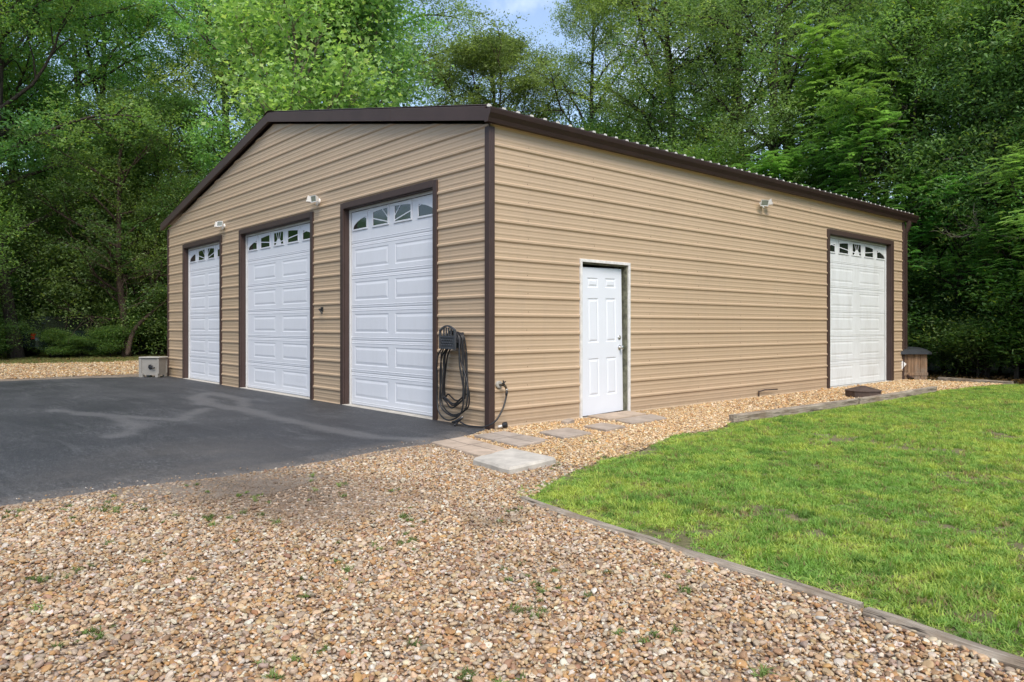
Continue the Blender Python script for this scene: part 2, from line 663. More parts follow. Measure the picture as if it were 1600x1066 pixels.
def dist_line(x, y, pl):
    d = np.full(len(x), 1e9)
    for (x0, y0), (x1, y1) in zip(pl[:-1], pl[1:]):
        dx, dy = x1 - x0, y1 - y0
        t = np.clip(((x - x0) * dx + (y - y0) * dy) / (dx * dx + dy * dy), 0, 1)
        d = np.minimum(d, np.hypot(x - x0 - t * dx, y - y0 - t * dy))
    return d


def vnoise(x, y, scale, seed=0):
    """smooth value noise 0..1"""
    rs = np.random.RandomState(seed)
    g = rs.rand(64, 64)
    u = x / scale + 1000.3
    v = y / scale + 1000.7
    i = np.floor(u).astype(int)
    j = np.floor(v).astype(int)
    fu = u - i
    fv = v - j
    fu = fu * fu * (3 - 2 * fu)
    fv = fv * fv * (3 - 2 * fv)
    a = g[i % 64, j % 64]; b = g[(i + 1) % 64, j % 64]
    c = g[i % 64, (j + 1) % 64]; d = g[(i + 1) % 64, (j + 1) % 64]
    return (a * (1 - fu) + b * fu) * (1 - fv) + (c * (1 - fu) + d * fu) * fv


def fnoise(x, y, scale, seed=0):
    return 0.5 * vnoise(x, y, scale, seed) + 0.3 * vnoise(x, y, scale / 2.3, seed + 1) + 0.2 * vnoise(x, y, scale / 5.1, seed + 2)


# ------------------------------------------------------------------ ground sheets
def wobble(poly, amp, step, seed, closed=True):
    """subdivide an outline and make it uneven"""
    rs = np.random.RandomState(seed)
    out = []
    n = len(poly)
    for i in range(n if closed else n - 1):
        a = np.array(poly[i], float)
        b = np.array(poly[(i + 1) % n], float)
        L = np.linalg.norm(b - a)
        k = max(1, int(L / step))
        nrm = np.array([-(b - a)[1], (b - a)[0]]) / max(L, 1e-6)
        for j in range(k):
            p = a + (b - a) * j / k
            o = (rs.rand() - 0.5) * 2 * amp if j else 0
            out.append(tuple(p + nrm * o))
    if not closed:
        out.append(tuple(poly[-1]))
    return out


def sheet(name, poly, z, mat, thick=0.0):
    mb = MB()
    n = len(poly)
    if thick:
        mb.prism(poly, z - thick, z)
    else:
        mb.add([(p[0], p[1], z) for p in poly], [tuple(range(n))])
    o = mb.build(name, mat)
    tag(o, kind='structure')
    return o


S = 400
sheet('ground', [(-S, -S), (S, -S), (S, S), (-S, S)], -0.012, M['ground'])

ASPH = [(0.0, -0.03), (0.16, -0.35), (0.42, -0.93), (0.42, -1.57), (0.62, -2.51), (0.71, -3.41), (0.60, -4.08), (0.71, -4.93), (0.9, -6.5), (1.0, -14),
        (-14.0, -14.0), (-13.0, -3.39), (-13.05, -2.0), (-12.6, -0.64), (-12.55, -0.1), (-12.45, -0.03)]
GRAV = [(-24.5, 4.5), (-21.5, 0.6), (-22.8, -3.2), (-24, -9), (-22, -18), (9, -18), (9, -9.0), (6.4, -2.66), (6.04, -2.52), (5.42, -2.38), (3.0, -2.16), (2.86, -1.9),
        (2.55, -1.35), (2.3, -0.6), (2.1, 0.3), (1.75, 1.3), (1.8, 2.1), (1.56, 2.74), (1.63, 5.42), (1.60, 9.55), (1.7, 11.2), (1.95, 12.6), (-14, 12.9), (-18, 8)]
gp = wobble(GRAV, 0.05, 0.35, 5)
g_o = sheet('gravel_bed', gp, -0.004, M['gravel_base'])

LAWN = [(2.74, -1.93), (2.92, -2.09), (5.42, -2.36), (6.04, -2.47), (10.0, -3.3), (24, -4), (26, 14), (10, 13.2), (4, 12.7), (2.0, 12.55), (1.75, 11.2), (1.64, 9.55),
        (1.66, 5.42), (1.60, 2.74), (1.85, 2.0), (1.8, 1.2), (2.15, 0.25), (2.32, -0.6), (2.54, -1.3)]
sheet('lawn_soil', wobble(LAWN, 0.04, 0.4, 8), 0.002, M['lawnsoil'])

# asphalt as a fine grid so that wear can be painted on it where it lies
def asphalt():
    st = 0.09
    xs = np.arange(-14.5, 1.3, st)
    ys = np.arange(-12.0, 0.02, st)
    X, Y = np.meshgrid(xs, ys, indexing='ij')
    x = X.ravel(); y = Y.ravel()
    poly = ASPH
    jx = x + (fnoise(x, y, 0.35, 3) - 0.5) * 0.10
    jy = y + (fnoise(x, y, 0.35, 9) - 0.5) * 0.10
    keep = in_poly(jx, np.minimum(jy, -0.035), poly)
    edge = dist_line(x, y, poly + [poly[0]])
    nx, ny = X.shape
    idx = np.arange(nx * ny).reshape(nx, ny)
    quads = np.stack([idx[:-1, :-1], idx[1:, :-1], idx[1:, 1:], idx[:-1, 1:]], -1).reshape(-1, 4)
    ok = keep[quads].all(1)
    quads = quads[ok]
    z = 0.022 - 0.03 * np.clip(1 - edge / 0.10, 0, 1) ** 2
    z += (fnoise(x, y, 2.5, 21) - 0.5) * 0.008
    z[y > -0.4] = 0.012
    # snap the border vertices onto the outline
    used = np.unique(quads)
    cnt = np.bincount(quads.ravel(), minlength=nx * ny)
    bord = used[(cnt[used] < 4)]
    bx = x.copy(); by = y.copy()
    P = np.array(poly + [poly[0]])
    for i in bord:
        best = None
        for a, b in zip(P[:-1], P[1:]):
            d = b - a
            t = np.clip(((x[i] - a[0]) * d[0] + (y[i] - a[1]) * d[1]) / (d @ d), 0, 1)
            q = a + t * d
            e = math.hypot(q[0] - x[i], q[1] - y[i])
            if best is None or e < best[0]:
                best = (e, q)
        if best[0] < 0.2:
            w = (fnoise(np.array([x[i]]), np.array([y[i]]), 0.3, 17)[0] - 0.5) * 0.09
            bx[i] = best[1][0] + (0 if y[i] > -0.3 else w)
            by[i] = best[1][1]
            z[i] = -0.006 if y[i] < -0.15 else 0.012
    V = np.stack([bx, by, z], 1)
    o = np_mesh('asphalt_driveway', V, quads, M['asphalt'], smooth=True)
    sm = np.zeros(len(x))
    for pl, w in (([(-6.9, -0.95), (-5.6, -0.9), (-4.6, -1.15), (-3.9, -1.5), (-2.4, -1.55), (-1.2, -1.5), (-0.2, -1.45), (0.3, -1.1)], 0.16),
                  ([(-6.9, -0.95), (-6.3, -1.35), (-5.0, -1.6), (-3.9, -1.5)], 0.2),
                  ([(-5.6, -3.6), (-4.5, -3.2), (-3.8, -3.1), (-2.9, -3.15), (-2.4, -3.4), (-2.2, -3.6)], 0.17),
                  ([(-4.5, -3.2), (-3.2, -2.6), (-4.3, -1.9)], 0.16)):
        d = dist_line(x, y, pl) + (fnoise(x, y, 0.5, 31) - 0.5) * 0.22
        sm = np.maximum(sm, np.clip((w - d) / 0.08, 0, 1) * 0.6)
    a = o.data.attributes.new('smear', 'FLOAT', 'POINT')
    a.data.foreach_set('value', sm.astype(np.float32))
    du = np.clip(1 - edge / 0.35, 0, 1) ** 1.5 * (y < -0.4)
    du = np.maximum(du, 0.75 * np.clip(1 - dist_line(x, y, [(0.6, -4.0), (-0.3, -3.2)]) / 1.3, 0, 1) * fnoise(x, y, 0.8, 77))
    a = o.data.attributes.new('dust', 'FLOAT', 'POINT')
    a.data.foreach_set('value', du.astype(np.float32))
    tag(o, kind='structure')


asphalt()
# packed sandy dirt where the asphalt meets the gravel
sheet('sandy_verge', wobble([(0.45, -1.55), (0.66, -2.4), (0.74, -3.3), (0.66, -4.05), (0.74, -4.8), (0.95, -4.7), (1.35, -4.1), (1.55, -3.4), (1.15, -2.5), (0.75, -1.7)], 0.04, 0.2, 4), 0.000, M['sand'])
sheet('sandy_path', wobble([(-12.75, 0.0), (-12.9, -1.9), (-12.85, -3.6), (-13.9, -14), (-15.2, -14), (-14.1, -3.6), (-14.0, -1.2), (-13.6, 1.0), (-12.75, 2.5)], 0.08, 0.4, 6), 0.000, M['sand'])

# ------------------------------------------------------------------ the garage
GW, GL, GH, SL = 12.47, 12.35, 3.66, 0.207
garage = empty('metal_garage', 'tan metal garage with brown trim, four white roll-up doors and one white entry door', 'garage', (0, 0, 0))
PITCH = 0.2286


def profile(z0, z1):
    """(z, out) points of the ribbed sheet"""
    pts = []
    k = int(z0 / PITCH) - 1
    while k * PITCH < z1 + PITCH:
        b = k * PITCH
        for dz, o in ((-0.031, 0), (-0.011, 0.018), (0.010, 0.018), (0.027, 0)):
            pts.append((b + dz, o))
        for m in (PITCH / 3, 2 * PITCH / 3):
            for dz, o in ((-0.017, 0), (-0.008, 0.0032), (0.008, 0.0032), (0.017, 0)):
                pts.append((b + m + dz, o))
        k += 1
    pts.sort()

    def val(z):
        for (a, oa), (b, ob) in zip(pts[:-1], pts[1:]):
            if a <= z <= b:
                return oa + (ob - oa) * (z - a) / (b - a) if b > a else oa
        return 0
    out = [(z0, val(z0))] + [p for p in pts if z0 + 1e-4 < p[0] < z1 - 1e-4] + [(z1, val(z1))]
    return out


def wall(mapf, u0, u1, openings, gable=None):
    """openings: (ua, ub, top). gable: function z -> (ulo, uhi)"""
    CS = 4 * PITCH
    top = GH if gable is None else GH + SL * (u1 - u0) / 2
    c = 0
    tops = sorted(set(o[2] for o in openings))
    while c * CS < top - 0.01:
        z0, z1 = c * CS, min((c + 1) * CS, top - 0.002)
        prof = profile(z0, z1)
        for t in tops:                      # add a cut at the head of each opening
            if z0 < t < z1:
                for i in range(len(prof) - 1):
                    (a, oa), (b, ob) = prof[i], prof[i + 1]
                    if a < t < b:
                        prof.insert(i + 1, (t, oa + (ob - oa) * (t - a) / (b - a)))
                        break
        if gable is not None and z0 < GH < z1:
            for i in range(len(prof) - 1):
                (a, oa), (b, ob) = prof[i], prof[i + 1]
                if a < GH < b:
                    prof.insert(i + 1, (GH, oa + (ob - oa) * (GH - a) / (b - a)))
                    break
        groups = {}
        for (a, oa), (b, ob) in zip(prof[:-1], prof[1:]):
            mid = (a + b) / 2
            if gable is not None and mid > GH:
                la, ha = gable(a); lb, hb = gable(b)
                runs = [(la, ha, lb, hb)]
            else:
                cuts = sorted([o for o in openings if mid < o[2]])
                e = u0
                runs = []
                for o in cuts:
                    runs.append((e, o[0], e, o[0]))
                    e = o[1]
                runs.append((e, u1, e, u1))
            allcut = all(z1 <= o[2] for o in openings) if openings else False
            for gi_, (la, ha, lb, hb) in enumerate(runs):
                key = gi_ if (allcut or (openings and z1 <= min(tops) + 1e-6)) else 0
                if len(openings) and not allcut and c > 0 and len(tops) > 1:
                    key = round(la, 2) if mid < min(tops) and z1 <= max(tops) else (round(la, 2))
                mb = groups.setdefault(key, MB())
                vs = [mapf(la, a, oa), mapf(ha, a, oa), mapf(hb, b, ob), mapf(lb, b, ob)]
                mb.add(vs, [(0, 1, 2, 3)])
        for mb in groups.values():
            mb.build('wall_panel', M['siding'], garage)
        c += 1


D1 = (-11.26, -8.92); D2 = (-7.77, -4.70); D3 = (-3.57, -1.14)
SD = (8.69, 11.63)
MD = (1.58, 2.555)
OT = 3.07
T = 0.085
fmap = lambda u, z, o: (u, -o, z)
smap = lambda u, z, o: (o, u, z)
gab = lambda z: (-GW + max(0, (z - GH) / SL), -max(0, (z - GH) / SL))
wall(fmap, -GW, 0, [(D1[0] - 0.02, D1[1] + 0.02, OT), (D2[0] - 0.02, D2[1] + 0.02, OT), (D3[0] - 0.02, D3[1] + 0.02, OT)], gab)
wall(smap, 0, GL, [(MD[0], MD[1], 2.10), (SD[0] - 0.02, SD[1] + 0.02, OT)])
wall(lambda u, z, o: (u, GL + o, z), -GW, 0, [], gab)
wall(lambda u, z, o: (-GW - o, u, z), 0, GL, [])

# inner lining keeps the inside dark and closes the sheet walls
mb = MB()
for a, b in ((-GW + 0.03, D1[0]), (D1[1], D2[0]), (D2[1], D3[0]), (D3[1], -0.03)):
    mb.box((a, 0.02, 0), (b, 0.10, OT))
mb.box((-GW + 0.03, 0.02, OT), (-0.03, 0.10, 3.63))
mb.prism([(-GW + 0.1, 3.65), (-0.1, 3.65), (-GW / 2, 3.62 + SL * GW / 2)], 0.02, 0.06)
pv = mb.v[-6:]
mb.v[-6:] = [(p[0], p[2], p[1]) for p in pv]
for a, b in ((0.11, MD[0]), (MD[1], SD[0]), (SD[1], GL - 0.03)):
    mb.box((-0.10, a, 0), (-0.02, b, OT))
mb.box((-0.10, 0.11, OT), (-0.02, GL - 0.03, 3.63))
mb.box((-0.10, MD[0], 2.10), (-0.02, MD[1], OT - 0.001))
mb.build('wall_framing', M['dark'], garage)
MB().box((-GW + 0.02, 0.02, -0.1), (-0.02, GL - 0.02, 0.006)).build('floor_slab', M['sill'], garage)

# trims -------------------------------------------------------------
mb = MB()
mb.box((-0.055, -0.034, 0.0), (0.034, -0.001, 3.63), bev=0.003)
mb.box((0.001, -0.001, 0.0), (0.034, 0.055, 3.63), bev=0.003)
mb.build('corner_trim', M['brown'], garage)
mb = MB()
mb.box((0.001, GL - 0.055, 0.0), (0.034, GL + 0.03, 3.63), bev=0.003)
mb.build('corner_trim', M['brown'], garage)
mb = MB()
mb.box((-GW - 0.034, -0.034, 0.0), (-GW + 0.03, -0.001, 3.63), bev=0.003)
mb.build('corner_trim', M['brown'], garage)


def rake(sgn, x_end, x_ridge):
    """brown gable trim with a face, a lip and seams"""
    n = 3
    for k in range(n):
        a = x_end + (x_ridge - x_end) * k / n
        b = x_end + (x_ridge - x_end) * (k + 1) / n
        if k < n - 1:
            b += 0.0
        zt = lambda x: 3.80 + SL * (-x if sgn > 0 else x + GW) + 0.042
        mb = MB()
        e = 0.002 * (k % 2)
        for (y0, y1, d0, d1) in ((-0.112 - e, -0.098, -0.006, 0.158), (-0.098, -0.03, 0.120, 0.135), (-0.098, 0.02, -0.034, -0.030)):
            vs = []
            for x in (a, b):
                z = zt(x)
                vs += [(x, y0, z - d0), (x, y1, z - d0), (x, y1, z - d1), (x, y0, z - d1)]
            mb.add(vs, [(0, 1, 2, 3), (7, 6, 5, 4), (0, 4, 5, 1), (1, 5, 6, 2), (2, 6, 7, 3), (3, 7, 4, 0)])
        mb.build('rake_trim', M['brown'], garage)


rake(1, 0.045, -GW / 2)
rake(-1, -GW - 0.33, -GW / 2)


def roof(sgn):
    y0, y1 = -0.10, 12.78
    CS = 4 * PITCH
    xe = 0.075 if sgn > 0 else -GW - 0.30
    xr = -GW / 2
    zt = lambda x, o: 3.852 + SL * (-x if sgn > 0 else x + GW) + o
    c = 0
    while y0 + c * CS < y1 - 0.02:
        a, b = y0 + c * CS, min(y0 + (c + 1) * CS, y1)
        pr = profile(a + 1 - 0.02, b + 1 - 0.02)
        mb = MB()
        vs = []
        for (yy, o) in pr:
            y = yy - 1 + 0.02
            vs += [(xe, y, zt(xe, o * 1.8)), (xr, y, zt(xr, o * 1.8)), (xr, y, zt(xr, -0.006)), (xe, y, zt(xe, -0.006))]
        fs = []
        for i in range(len(pr) - 1):
            q = i * 4
            fs += [(q, q + 1, q + 5, q + 4), (q + 3, q + 7, q + 6, q + 2), (q, q + 4, q + 7, q + 3)]
        mb.add(vs, fs)
        rp = mb.build('roof_panel', M['roof'], garage)
        if sgn > 0:
            mb = MB()
            k = math.ceil((a + 1 - 0.02) / PITCH - 1e-6)
            while k * PITCH < b + 1 - 0.02 - 1e-6:
                yc = k * PITCH - 1 + 0.02
                x = xe + 0.0025
                mb.add([(x, yc - 0.042, zt(x, 0.001)), (x, yc + 0.042, zt(x, 0.001)), (x, yc + 0.024, zt(x, 0.037)), (x, yc - 0.024, zt(x, 0.037))], [(0, 1, 2, 3)])
                k += 1
            if mb.v:
                mb.build('rib_closure', M['closure'], rp)['kind'] = 'stuff'
        c += 1


roof(1)
roof(-1)
mb = MB()
for sx in (-1, 1):
    a = -GW / 2
    b = a + sx * 0.2
    z = 3.852 + SL * GW / 2 + 0.036
    mb.add([(a, -0.115, z), (a, 12.8, z), (b, 12.8, z - 0.2 * SL), (b, -0.115, z - 0.2 * SL)], [(0, 1, 2, 3)])
    mb.add([(a, -0.115, z - 0.01), (a, 12.8, z - 0.01), (b, 12.8, z - 0.2 * SL - 0.01), (b, -0.115, z - 0.2 * SL - 0.01)], [(0, 1, 2, 3)])
mb.build('ridge_cap', M['brown'], garage)
# soffit closing strips under the eaves
mb = MB()
mb.box((0.002, 0.0, 3.655), (0.04, 12.7, 3.70))
mb.build('eave_strip', M['siding'], garage)

# gutter : K-profile swept along the eave
GPROF = [(0.042, 3.812), (0.042, 3.655), (0.105, 3.655), (0.118, 3.70), (0.150, 3.755), (0.160, 3.80), (0.160, 3.818), (0.148, 3.818), (0.146, 3.80), (0.136, 3.762), (0.104, 3.71), (0.098, 3.667), (0.050, 3.667), (0.050, 3.812)]
mb = MB()
n = len(GPROF)
y0, y1 = -0.11, 12.86
vs = [(x, y0, z) for x, z in GPROF] + [(x, y1, z) for x, z in GPROF]
mb.add(vs, [(i, (i + 1) % n, (i + 1) % n + n, i + n) for i in range(n)])
gut = mb.build('gutter', M['gutter'], garage)
cap = [(x, z) for x, z in GPROF[:8]]
for yy, nm in ((y0 - 0.004, 0), (y1, 1)):
    mb = MB()
    k = len(cap)
    vs = [(x, yy, z) for x, z in cap] + [(x, yy + 0.006, z) for x, z in cap]
    mb.add(vs, [tuple(range(k)), tuple(range(2 * k - 1, k - 1, -1))] + [(i, (i + 1) % k, (i + 1) % k + k, i + k) for i in range(k)])
    mb.build('end_cap', M['brown'], gut)
mb = MB()
yd = 12.42
pts = [(0.10, yd, 3.66), (0.10, yd + 0.0, 3.56), (0.085, yd, 3.50), (0.03, yd + 0.0, 3.38), (0.02, yd, 3.30)]
for a, b in zip(pts[:-1], pts[1:]):
    pass
hw = 0.038
vs = []
for p in pts + [(0.02, yd, 0.22), (0.03, yd, 0.14), (0.16, yd, 0.05)]:
    vs += [(p[0] - hw, p[1] - hw, p[2]), (p[0] + hw, p[1] - hw, p[2]), (p[0] + hw, p[1] + hw, p[2]), (p[0] - hw, p[1] + hw, p[2])]
fs = []
for i in range(len(vs) // 4 - 1):
    for k in range(4):
        fs.append((i * 4 + k, i * 4 + (k + 1) % 4, i * 4 + 4 + (k + 1) % 4, i * 4 + 4 + k))
fs.append((len(vs) - 4, len(vs) - 3, len(vs) - 2, len(vs) - 1))
mb.add(vs, fs)
mb.build('downspout', M['brown'], garage)

# screws
rs = np.random.RandomState(2)
mb = MB()


def screw(mapf, u, z):
    r = 0.0055
    c = [mapf(u + r * math.cos(t), z + r * math.sin(t), 0.001) for t in [k * math.pi / 3 for k in range(6)]]
    d = [mapf(u + r * .6 * math.cos(t), z + r * .6 * math.sin(t), 0.007) for t in [k * math.pi / 3 for k in range(6)]]
    mb.add(c + d, [(6, 7, 8, 9, 10, 11)] + [(i, (i + 1) % 6, (i + 1) % 6 + 6, i + 6) for i in range(6)])


for k in range(0, 24):
    z = k * PITCH + 0.045
    for u in np.arange(-GW + 0.25, -0.05, 1.22):
        lo, hi = gab(z)
        if lo + 0.1 < u < hi - 0.1 and not (z < 3.2 and any(a - 0.15 < u < b + 0.15 for a, b in (D1, D2, D3))):
            screw(fmap, u + rs.randn() * 0.01, z)
    if k < 16:
        for u in np.arange(0.62, GL, 1.22):
            if not (z < 3.2 and SD[0] - .15 < u < SD[1] + .15) and not (z < 2.25 and MD[0] - .1 < u < MD[1] + .1):
                screw(smap, u + rs.randn() * 0.01, z)
o = mb.build('panel_screw', M['screw'], garage)
o['kind'] = 'stuff'

# ------------------------------------------------------------------ overhead doors
def boxm(mb, mapf, u0, u1, z0, z1, o0, o1, bev=0.0):
    a = mapf(u0, z0, o0)
    b = mapf(u1, z1, o1)
    mb.box([min(p, q) for p, q in zip(a, b)], [max(p, q) for p, q in zip(a, b)], bev=bev)


def overhead_door(mapf, a, b, nwin, white, label=None, sill=True, TR=T):
    # brown trim: two jambs and a header, each with a face outside the sheet and a return into the opening
    for (u0, u1, r0, r1) in ((a - T, a + 0.004, a, a + 0.012), (b - 0.004, b + TR, b - 0.012, b)):
        mb = MB()
        boxm(mb, mapf, u0, u1, 0, OT + T, 0.001, 0.030, 0.003)
        boxm(mb, mapf, r0, r1, 0.001, OT - 0.001, -0.115, 0.0005)
        mb.build('door_trim', M['brown'], garage)
    mb = MB()
    boxm(mb, mapf, a + 0.005, b - 0.005, OT - 0.004, OT + T + 0.004, 0.001, 0.031, 0.003)
    boxm(mb, mapf, a + 0.013, b - 0.013, OT - 0.012, OT, -0.115, 0.0005)
    mb.build('door_trim', M['brown'], garage)
    # door : white stop moulding is the part, sections and windows its sub-parts
    mb = MB()
    boxm(mb, mapf, a + 0.0125, a + 0.05, 0.012, OT - 0.0125, -0.10, -0.075, 0.003)
    boxm(mb, mapf, b - 0.05, b - 0.0125, 0.012, OT - 0.0125, -0.10, -0.075, 0.003)
    boxm(mb, mapf, a + 0.051, b - 0.051, OT - 0.05, OT - 0.0125, -0.10, -0.075, 0.003)
    door = mb.build('garage_door', M['vinyl'], garage)
    if label:
        door['label'] = label
    c = (a + b) / 2
    w0, w1 = a + 0.02, b - 0.02
    O = -0.105
    NS = 6
    SH = (OT - 0.05 - 0.02) / NS
    pw = (0.155, 1.165) if nwin == 5 else (0.09, 1.075)
    for s in range(NS):
        z0 = 0.02 + s * SH
        z1 = z0 + SH - 0.0025
        mb = MB()
        cells = []
        if s < 5:
            pz0, pz1 = z0 + 0.115, z1 - 0.09
            us = [w0, c - pw[1], c - pw[0], c + pw[0], c + pw[1], w1]
            zs = [z0 + 0.012, pz0, pz1, z1 - 0.012]
            for i in range(5):
                for j in range(3):
                    u0, u1, v0, v1 = us[i], us[i + 1], zs[j], zs[j + 1]
                    if j == 1 and i in (1, 3):
                        rings = [(0, 0), (0.014, -0.0045), (0.026, -0.0045), (0.058, 0.0012)]
                        pts = []
                        for d, h in rings:
                            pts.append([mapf(u0 + d, v0 + d, O + h), mapf(u1 - d, v0 + d, O + h), mapf(u1 - d, v1 - d, O + h), mapf(u0 + d, v1 - d, O + h)])
                        for k in range(3):
                            for q in range(4):
                                mb.add([pts[k][q], pts[k][(q + 1) % 4], pts[k + 1][(q + 1) % 4], pts[k + 1][q]], [(0, 1, 2, 3)])
                        mb.add(pts[3], [(0, 1, 2, 3)])
                    else:
                        mb.add([mapf(u0, v0, O), mapf(u1, v0, O), mapf(u1, v1, O), mapf(u0, v1, O)], [(0, 1, 2, 3)])
        else:
            mb.add([mapf(w0, z0 + .012, O), mapf(w1, z0 + .012, O), mapf(w1, z1 - .012, O), mapf(w0, z1 - .012, O)], [(0, 1, 2, 3)])
        # rolled edges of the section
        for (za, oa, zb, ob) in ((z0, O - 0.004, z0 + 0.012, O), (z1 - 0.012, O, z1, O - 0.004)):
            mb.add([mapf(w0, za, oa), mapf(w1, za, oa), mapf(w1, zb, ob), mapf(w0, zb, ob)], [(0, 1, 2, 3)])
        # the two thin pressed lines beside each joint
        for zz in (z0 + 0.045, z1 - 0.042):
            mb.add([mapf(w0, zz - .007, O + 0.0005), mapf(w1, zz - .007, O + 0.0005), mapf(w1, zz, O + 0.004), mapf(w0, zz, O + 0.004)], [(0, 1, 2, 3)])
            mb.add([mapf(w0, zz, O + 0.004), mapf(w1, zz, O + 0.004), mapf(w1, zz + .007, O + 0.0005), mapf(w0, zz + .007, O + 0.0005)], [(0, 1, 2, 3)])
        # back of the section
        mb.add([mapf(w0, z0, O - 0.04), mapf(w1, z0, O - 0.04), mapf(w1, z1 + .0025, O - 0.04), mapf(w0, z1 + .0025, O - 0.04)], [(0, 1, 2, 3)])
        mb.build('door_section', white, door)
    # windows : a lancet of an arched sunburst each
    wz0, wz1 = 2.745, 2.985
    aa = 1.11 if nwin == 4 else 1.43
    bb = 0.225
    hub = 0.045 if nwin == 4 else 0.115
    rays = [12, 42, 138, 168] if nwin == 4 else [5, 66, 90, 114, 175]
    ww = 0.205
    for k in range(nwin):
        uc = (k - (nwin - 1) / 2) * 0.605
        l, r = uc - ww, uc + ww
        mb = MB()
        mb.add([mapf(c + l, wz0, O + 0.006), mapf(c + r, wz0, O + 0.006), mapf(c + r, wz1 - 0.012, O + 0.006), mapf(c + l, wz1 - 0.012, O + 0.006)], [(0, 1, 2, 3)])
        mb.build('window_pane', M['glass'], door)
        mb = MB()
        N = 18
        f = O + 0.011
        for i in range(N):
            x0 = l + (r - l) * i / N
            x1 = l + (r - l) * (i + 1) / N
            h = []
            lo = []
            for x in (x0, x1):
                h.append(wz0 + bb * math.sqrt(max(0, 1 - (x / aa) ** 2)) if abs(x) < aa else wz0)
                q = hub * 1.0
                lo.append(wz0 + (hub * 0.95 * math.sqrt(max(0, 1 - (x / q) ** 2)) if abs(x) < q else 0))
            mb.add([mapf(c + x0, h[0], f), mapf(c + x1, h[1], f), mapf(c + x1, wz1, f), mapf(c + x0, wz1, f),
                    mapf(c + x0, h[0], O + 0.004), mapf(c + x1, h[1], O + 0.004)], [(0, 1, 2, 3), (0, 1, 5, 4)])
            if lo[0] > wz0 or lo[1] > wz0:
                mb.add([mapf(c + x0, wz0, f), mapf(c + x1, wz0, f), mapf(c + x1, lo[1], f), mapf(c + x0, lo[0], f)], [(0, 1, 2, 3)])
        # rays
        for ang in rays:
            t = math.radians(ang)
            dx, dz = math.cos(t), math.sin(t)
            if nwin == 5 and ang in (9, 171):
                dz *= 1.0
            ox, oz = 0.0, wz0 + (0.04 if nwin == 5 and ang in (5, 175) else 0)
            seg = []
            for i in range(400):
                d = i * 0.004
                x, z = ox + dx * d, oz + dz * d
                lim = wz0 + bb * math.sqrt(max(0, 1 - (x / aa) ** 2)) if abs(x) < aa else wz0
                if l <= x <= r and z <= lim and d > hub * 0.8:
                    seg.append((x, z))
            if len(seg) > 3:
                (xa, za), (xb, zb) = seg[0], seg[-1]
                nx, nz = -dz * 0.0085, dx * 0.0085
                mb.add([mapf(c + xa - nx, za - nz, f - .001), mapf(c + xb - nx, zb - nz, f - .001), mapf(c + xb + nx, zb + nz, f - .001), mapf(c + xa + nx, za + nz, f - .001)], [(0, 1, 2, 3)])
        fr = 0.026
        for (u0, u1, v0, v1) in ((l - fr, r + fr, wz0 - fr, wz0), (l - fr, r + fr, wz1, wz1 + fr * .7), (l - fr, l, wz0 + .0005, wz1 - .0005), (r, r + fr, wz0 + .0005, wz1 - .0005)):
            boxm(mb, mapf, c + u0, c + u1, v0, v1, O + 0.0005, O + 0.015, 0.003)
        mb.build('window_frame', white, door)
    # bottom seal and concrete lip
    mb = MB()
    boxm(mb, mapf, w0, w1, 0.006, 0.02, -0.14, -0.10)
    mb.build('bottom_seal', M['black'], door)
    mb = MB()
    boxm(mb, mapf, a - 0.0, b + 0.0, -0.02, 0.018 if sill else 0.03, -0.115, 0.045, 0.004)
    mb.build('door_sill', M['sill'], garage)


overhead_door(fmap, D1[0], D1[1], 4, M['white'])
overhead_door(fmap, D2[0], D2[1], 5, M['white'])
overhead_door(fmap, D3[0], D3[1], 4, M['white'])
overhead_door(smap, SD[0], SD[1], 5, M['white_dirty'], 'grimy white roll-up door streaked with mildew', TR=0.14)

# ------------------------------------------------------------------ entry door
a, b = MD
zt = 2.10
for (u0, u1, z0, z1) in ((a - 0.028, a + 0.01, 0, zt - 0.0), (b - 0.01, b + 0.03, 0, zt - 0.0), (a - 0.028, b + 0.03, zt + 0.0005, zt + 0.04)):
    mb = MB()
    boxm(mb, smap, u0, u1, z0, z1, 0.001, 0.030, 0.003)
    mb.build('frame_moulding', M['frame'], garage)
mb = MB()
boxm(mb, smap, b - 0.035, b - 0.0005, 0.0, zt - 0.001, -0.14, 0.0005, 0.004)
boxm(mb, smap, a + 0.0005, a + 0.02, 0.0, zt - 0.001, -0.14, 0.0005, 0.004)
boxm(mb, smap, a + 0.021, b - 0.036, zt - 0.02, zt - 0.001, -0.14, 0.0005)
mb.build('door_jamb', M['oldwood'], garage)
MB().box((-1.2, a - 0.1, 0.0), (-1.1, b + 0.1, 2.3)).build('inner_partition', M['dark'], garage)
mb = MB()
DW, DH = 0.865, 2.015
us = [0, 0.135, 0.355, 0.51, 0.73, DW]
zs = [0, 0.25, 0.77, 0.985, 1.595, 1.74, 1.875, DH]
for i in range(5):
    for j in range(7):
        u0, u1, v0, v1 = us[i], us[i + 1], zs[j], zs[j + 1]
        if i in (1, 3) and j in (1, 3, 5):
            rings = [(0, 0), (0.012, -0.008), (0.022, -0.008), (0.045, 0.0)]
            pts = [[(h, u0 + d, v0 + d), (h, u1 - d, v0 + d), (h, u1 - d, v1 - d), (h, u0 + d, v1 - d)] for d, h in rings]
            for k in range(3):
                for q in range(4):
                    mb.add([pts[k][q], pts[k][(q + 1) % 4], pts[k + 1][(q + 1) % 4], pts[k + 1][q]], [(0, 1, 2, 3)])
            mb.add(pts[3], [(0, 1, 2, 3)])
        else:
            mb.add([(0, u0, v0), (0, u1, v0), (0, u1, v1), (0, u0, v1)], [(0, 1, 2, 3)])
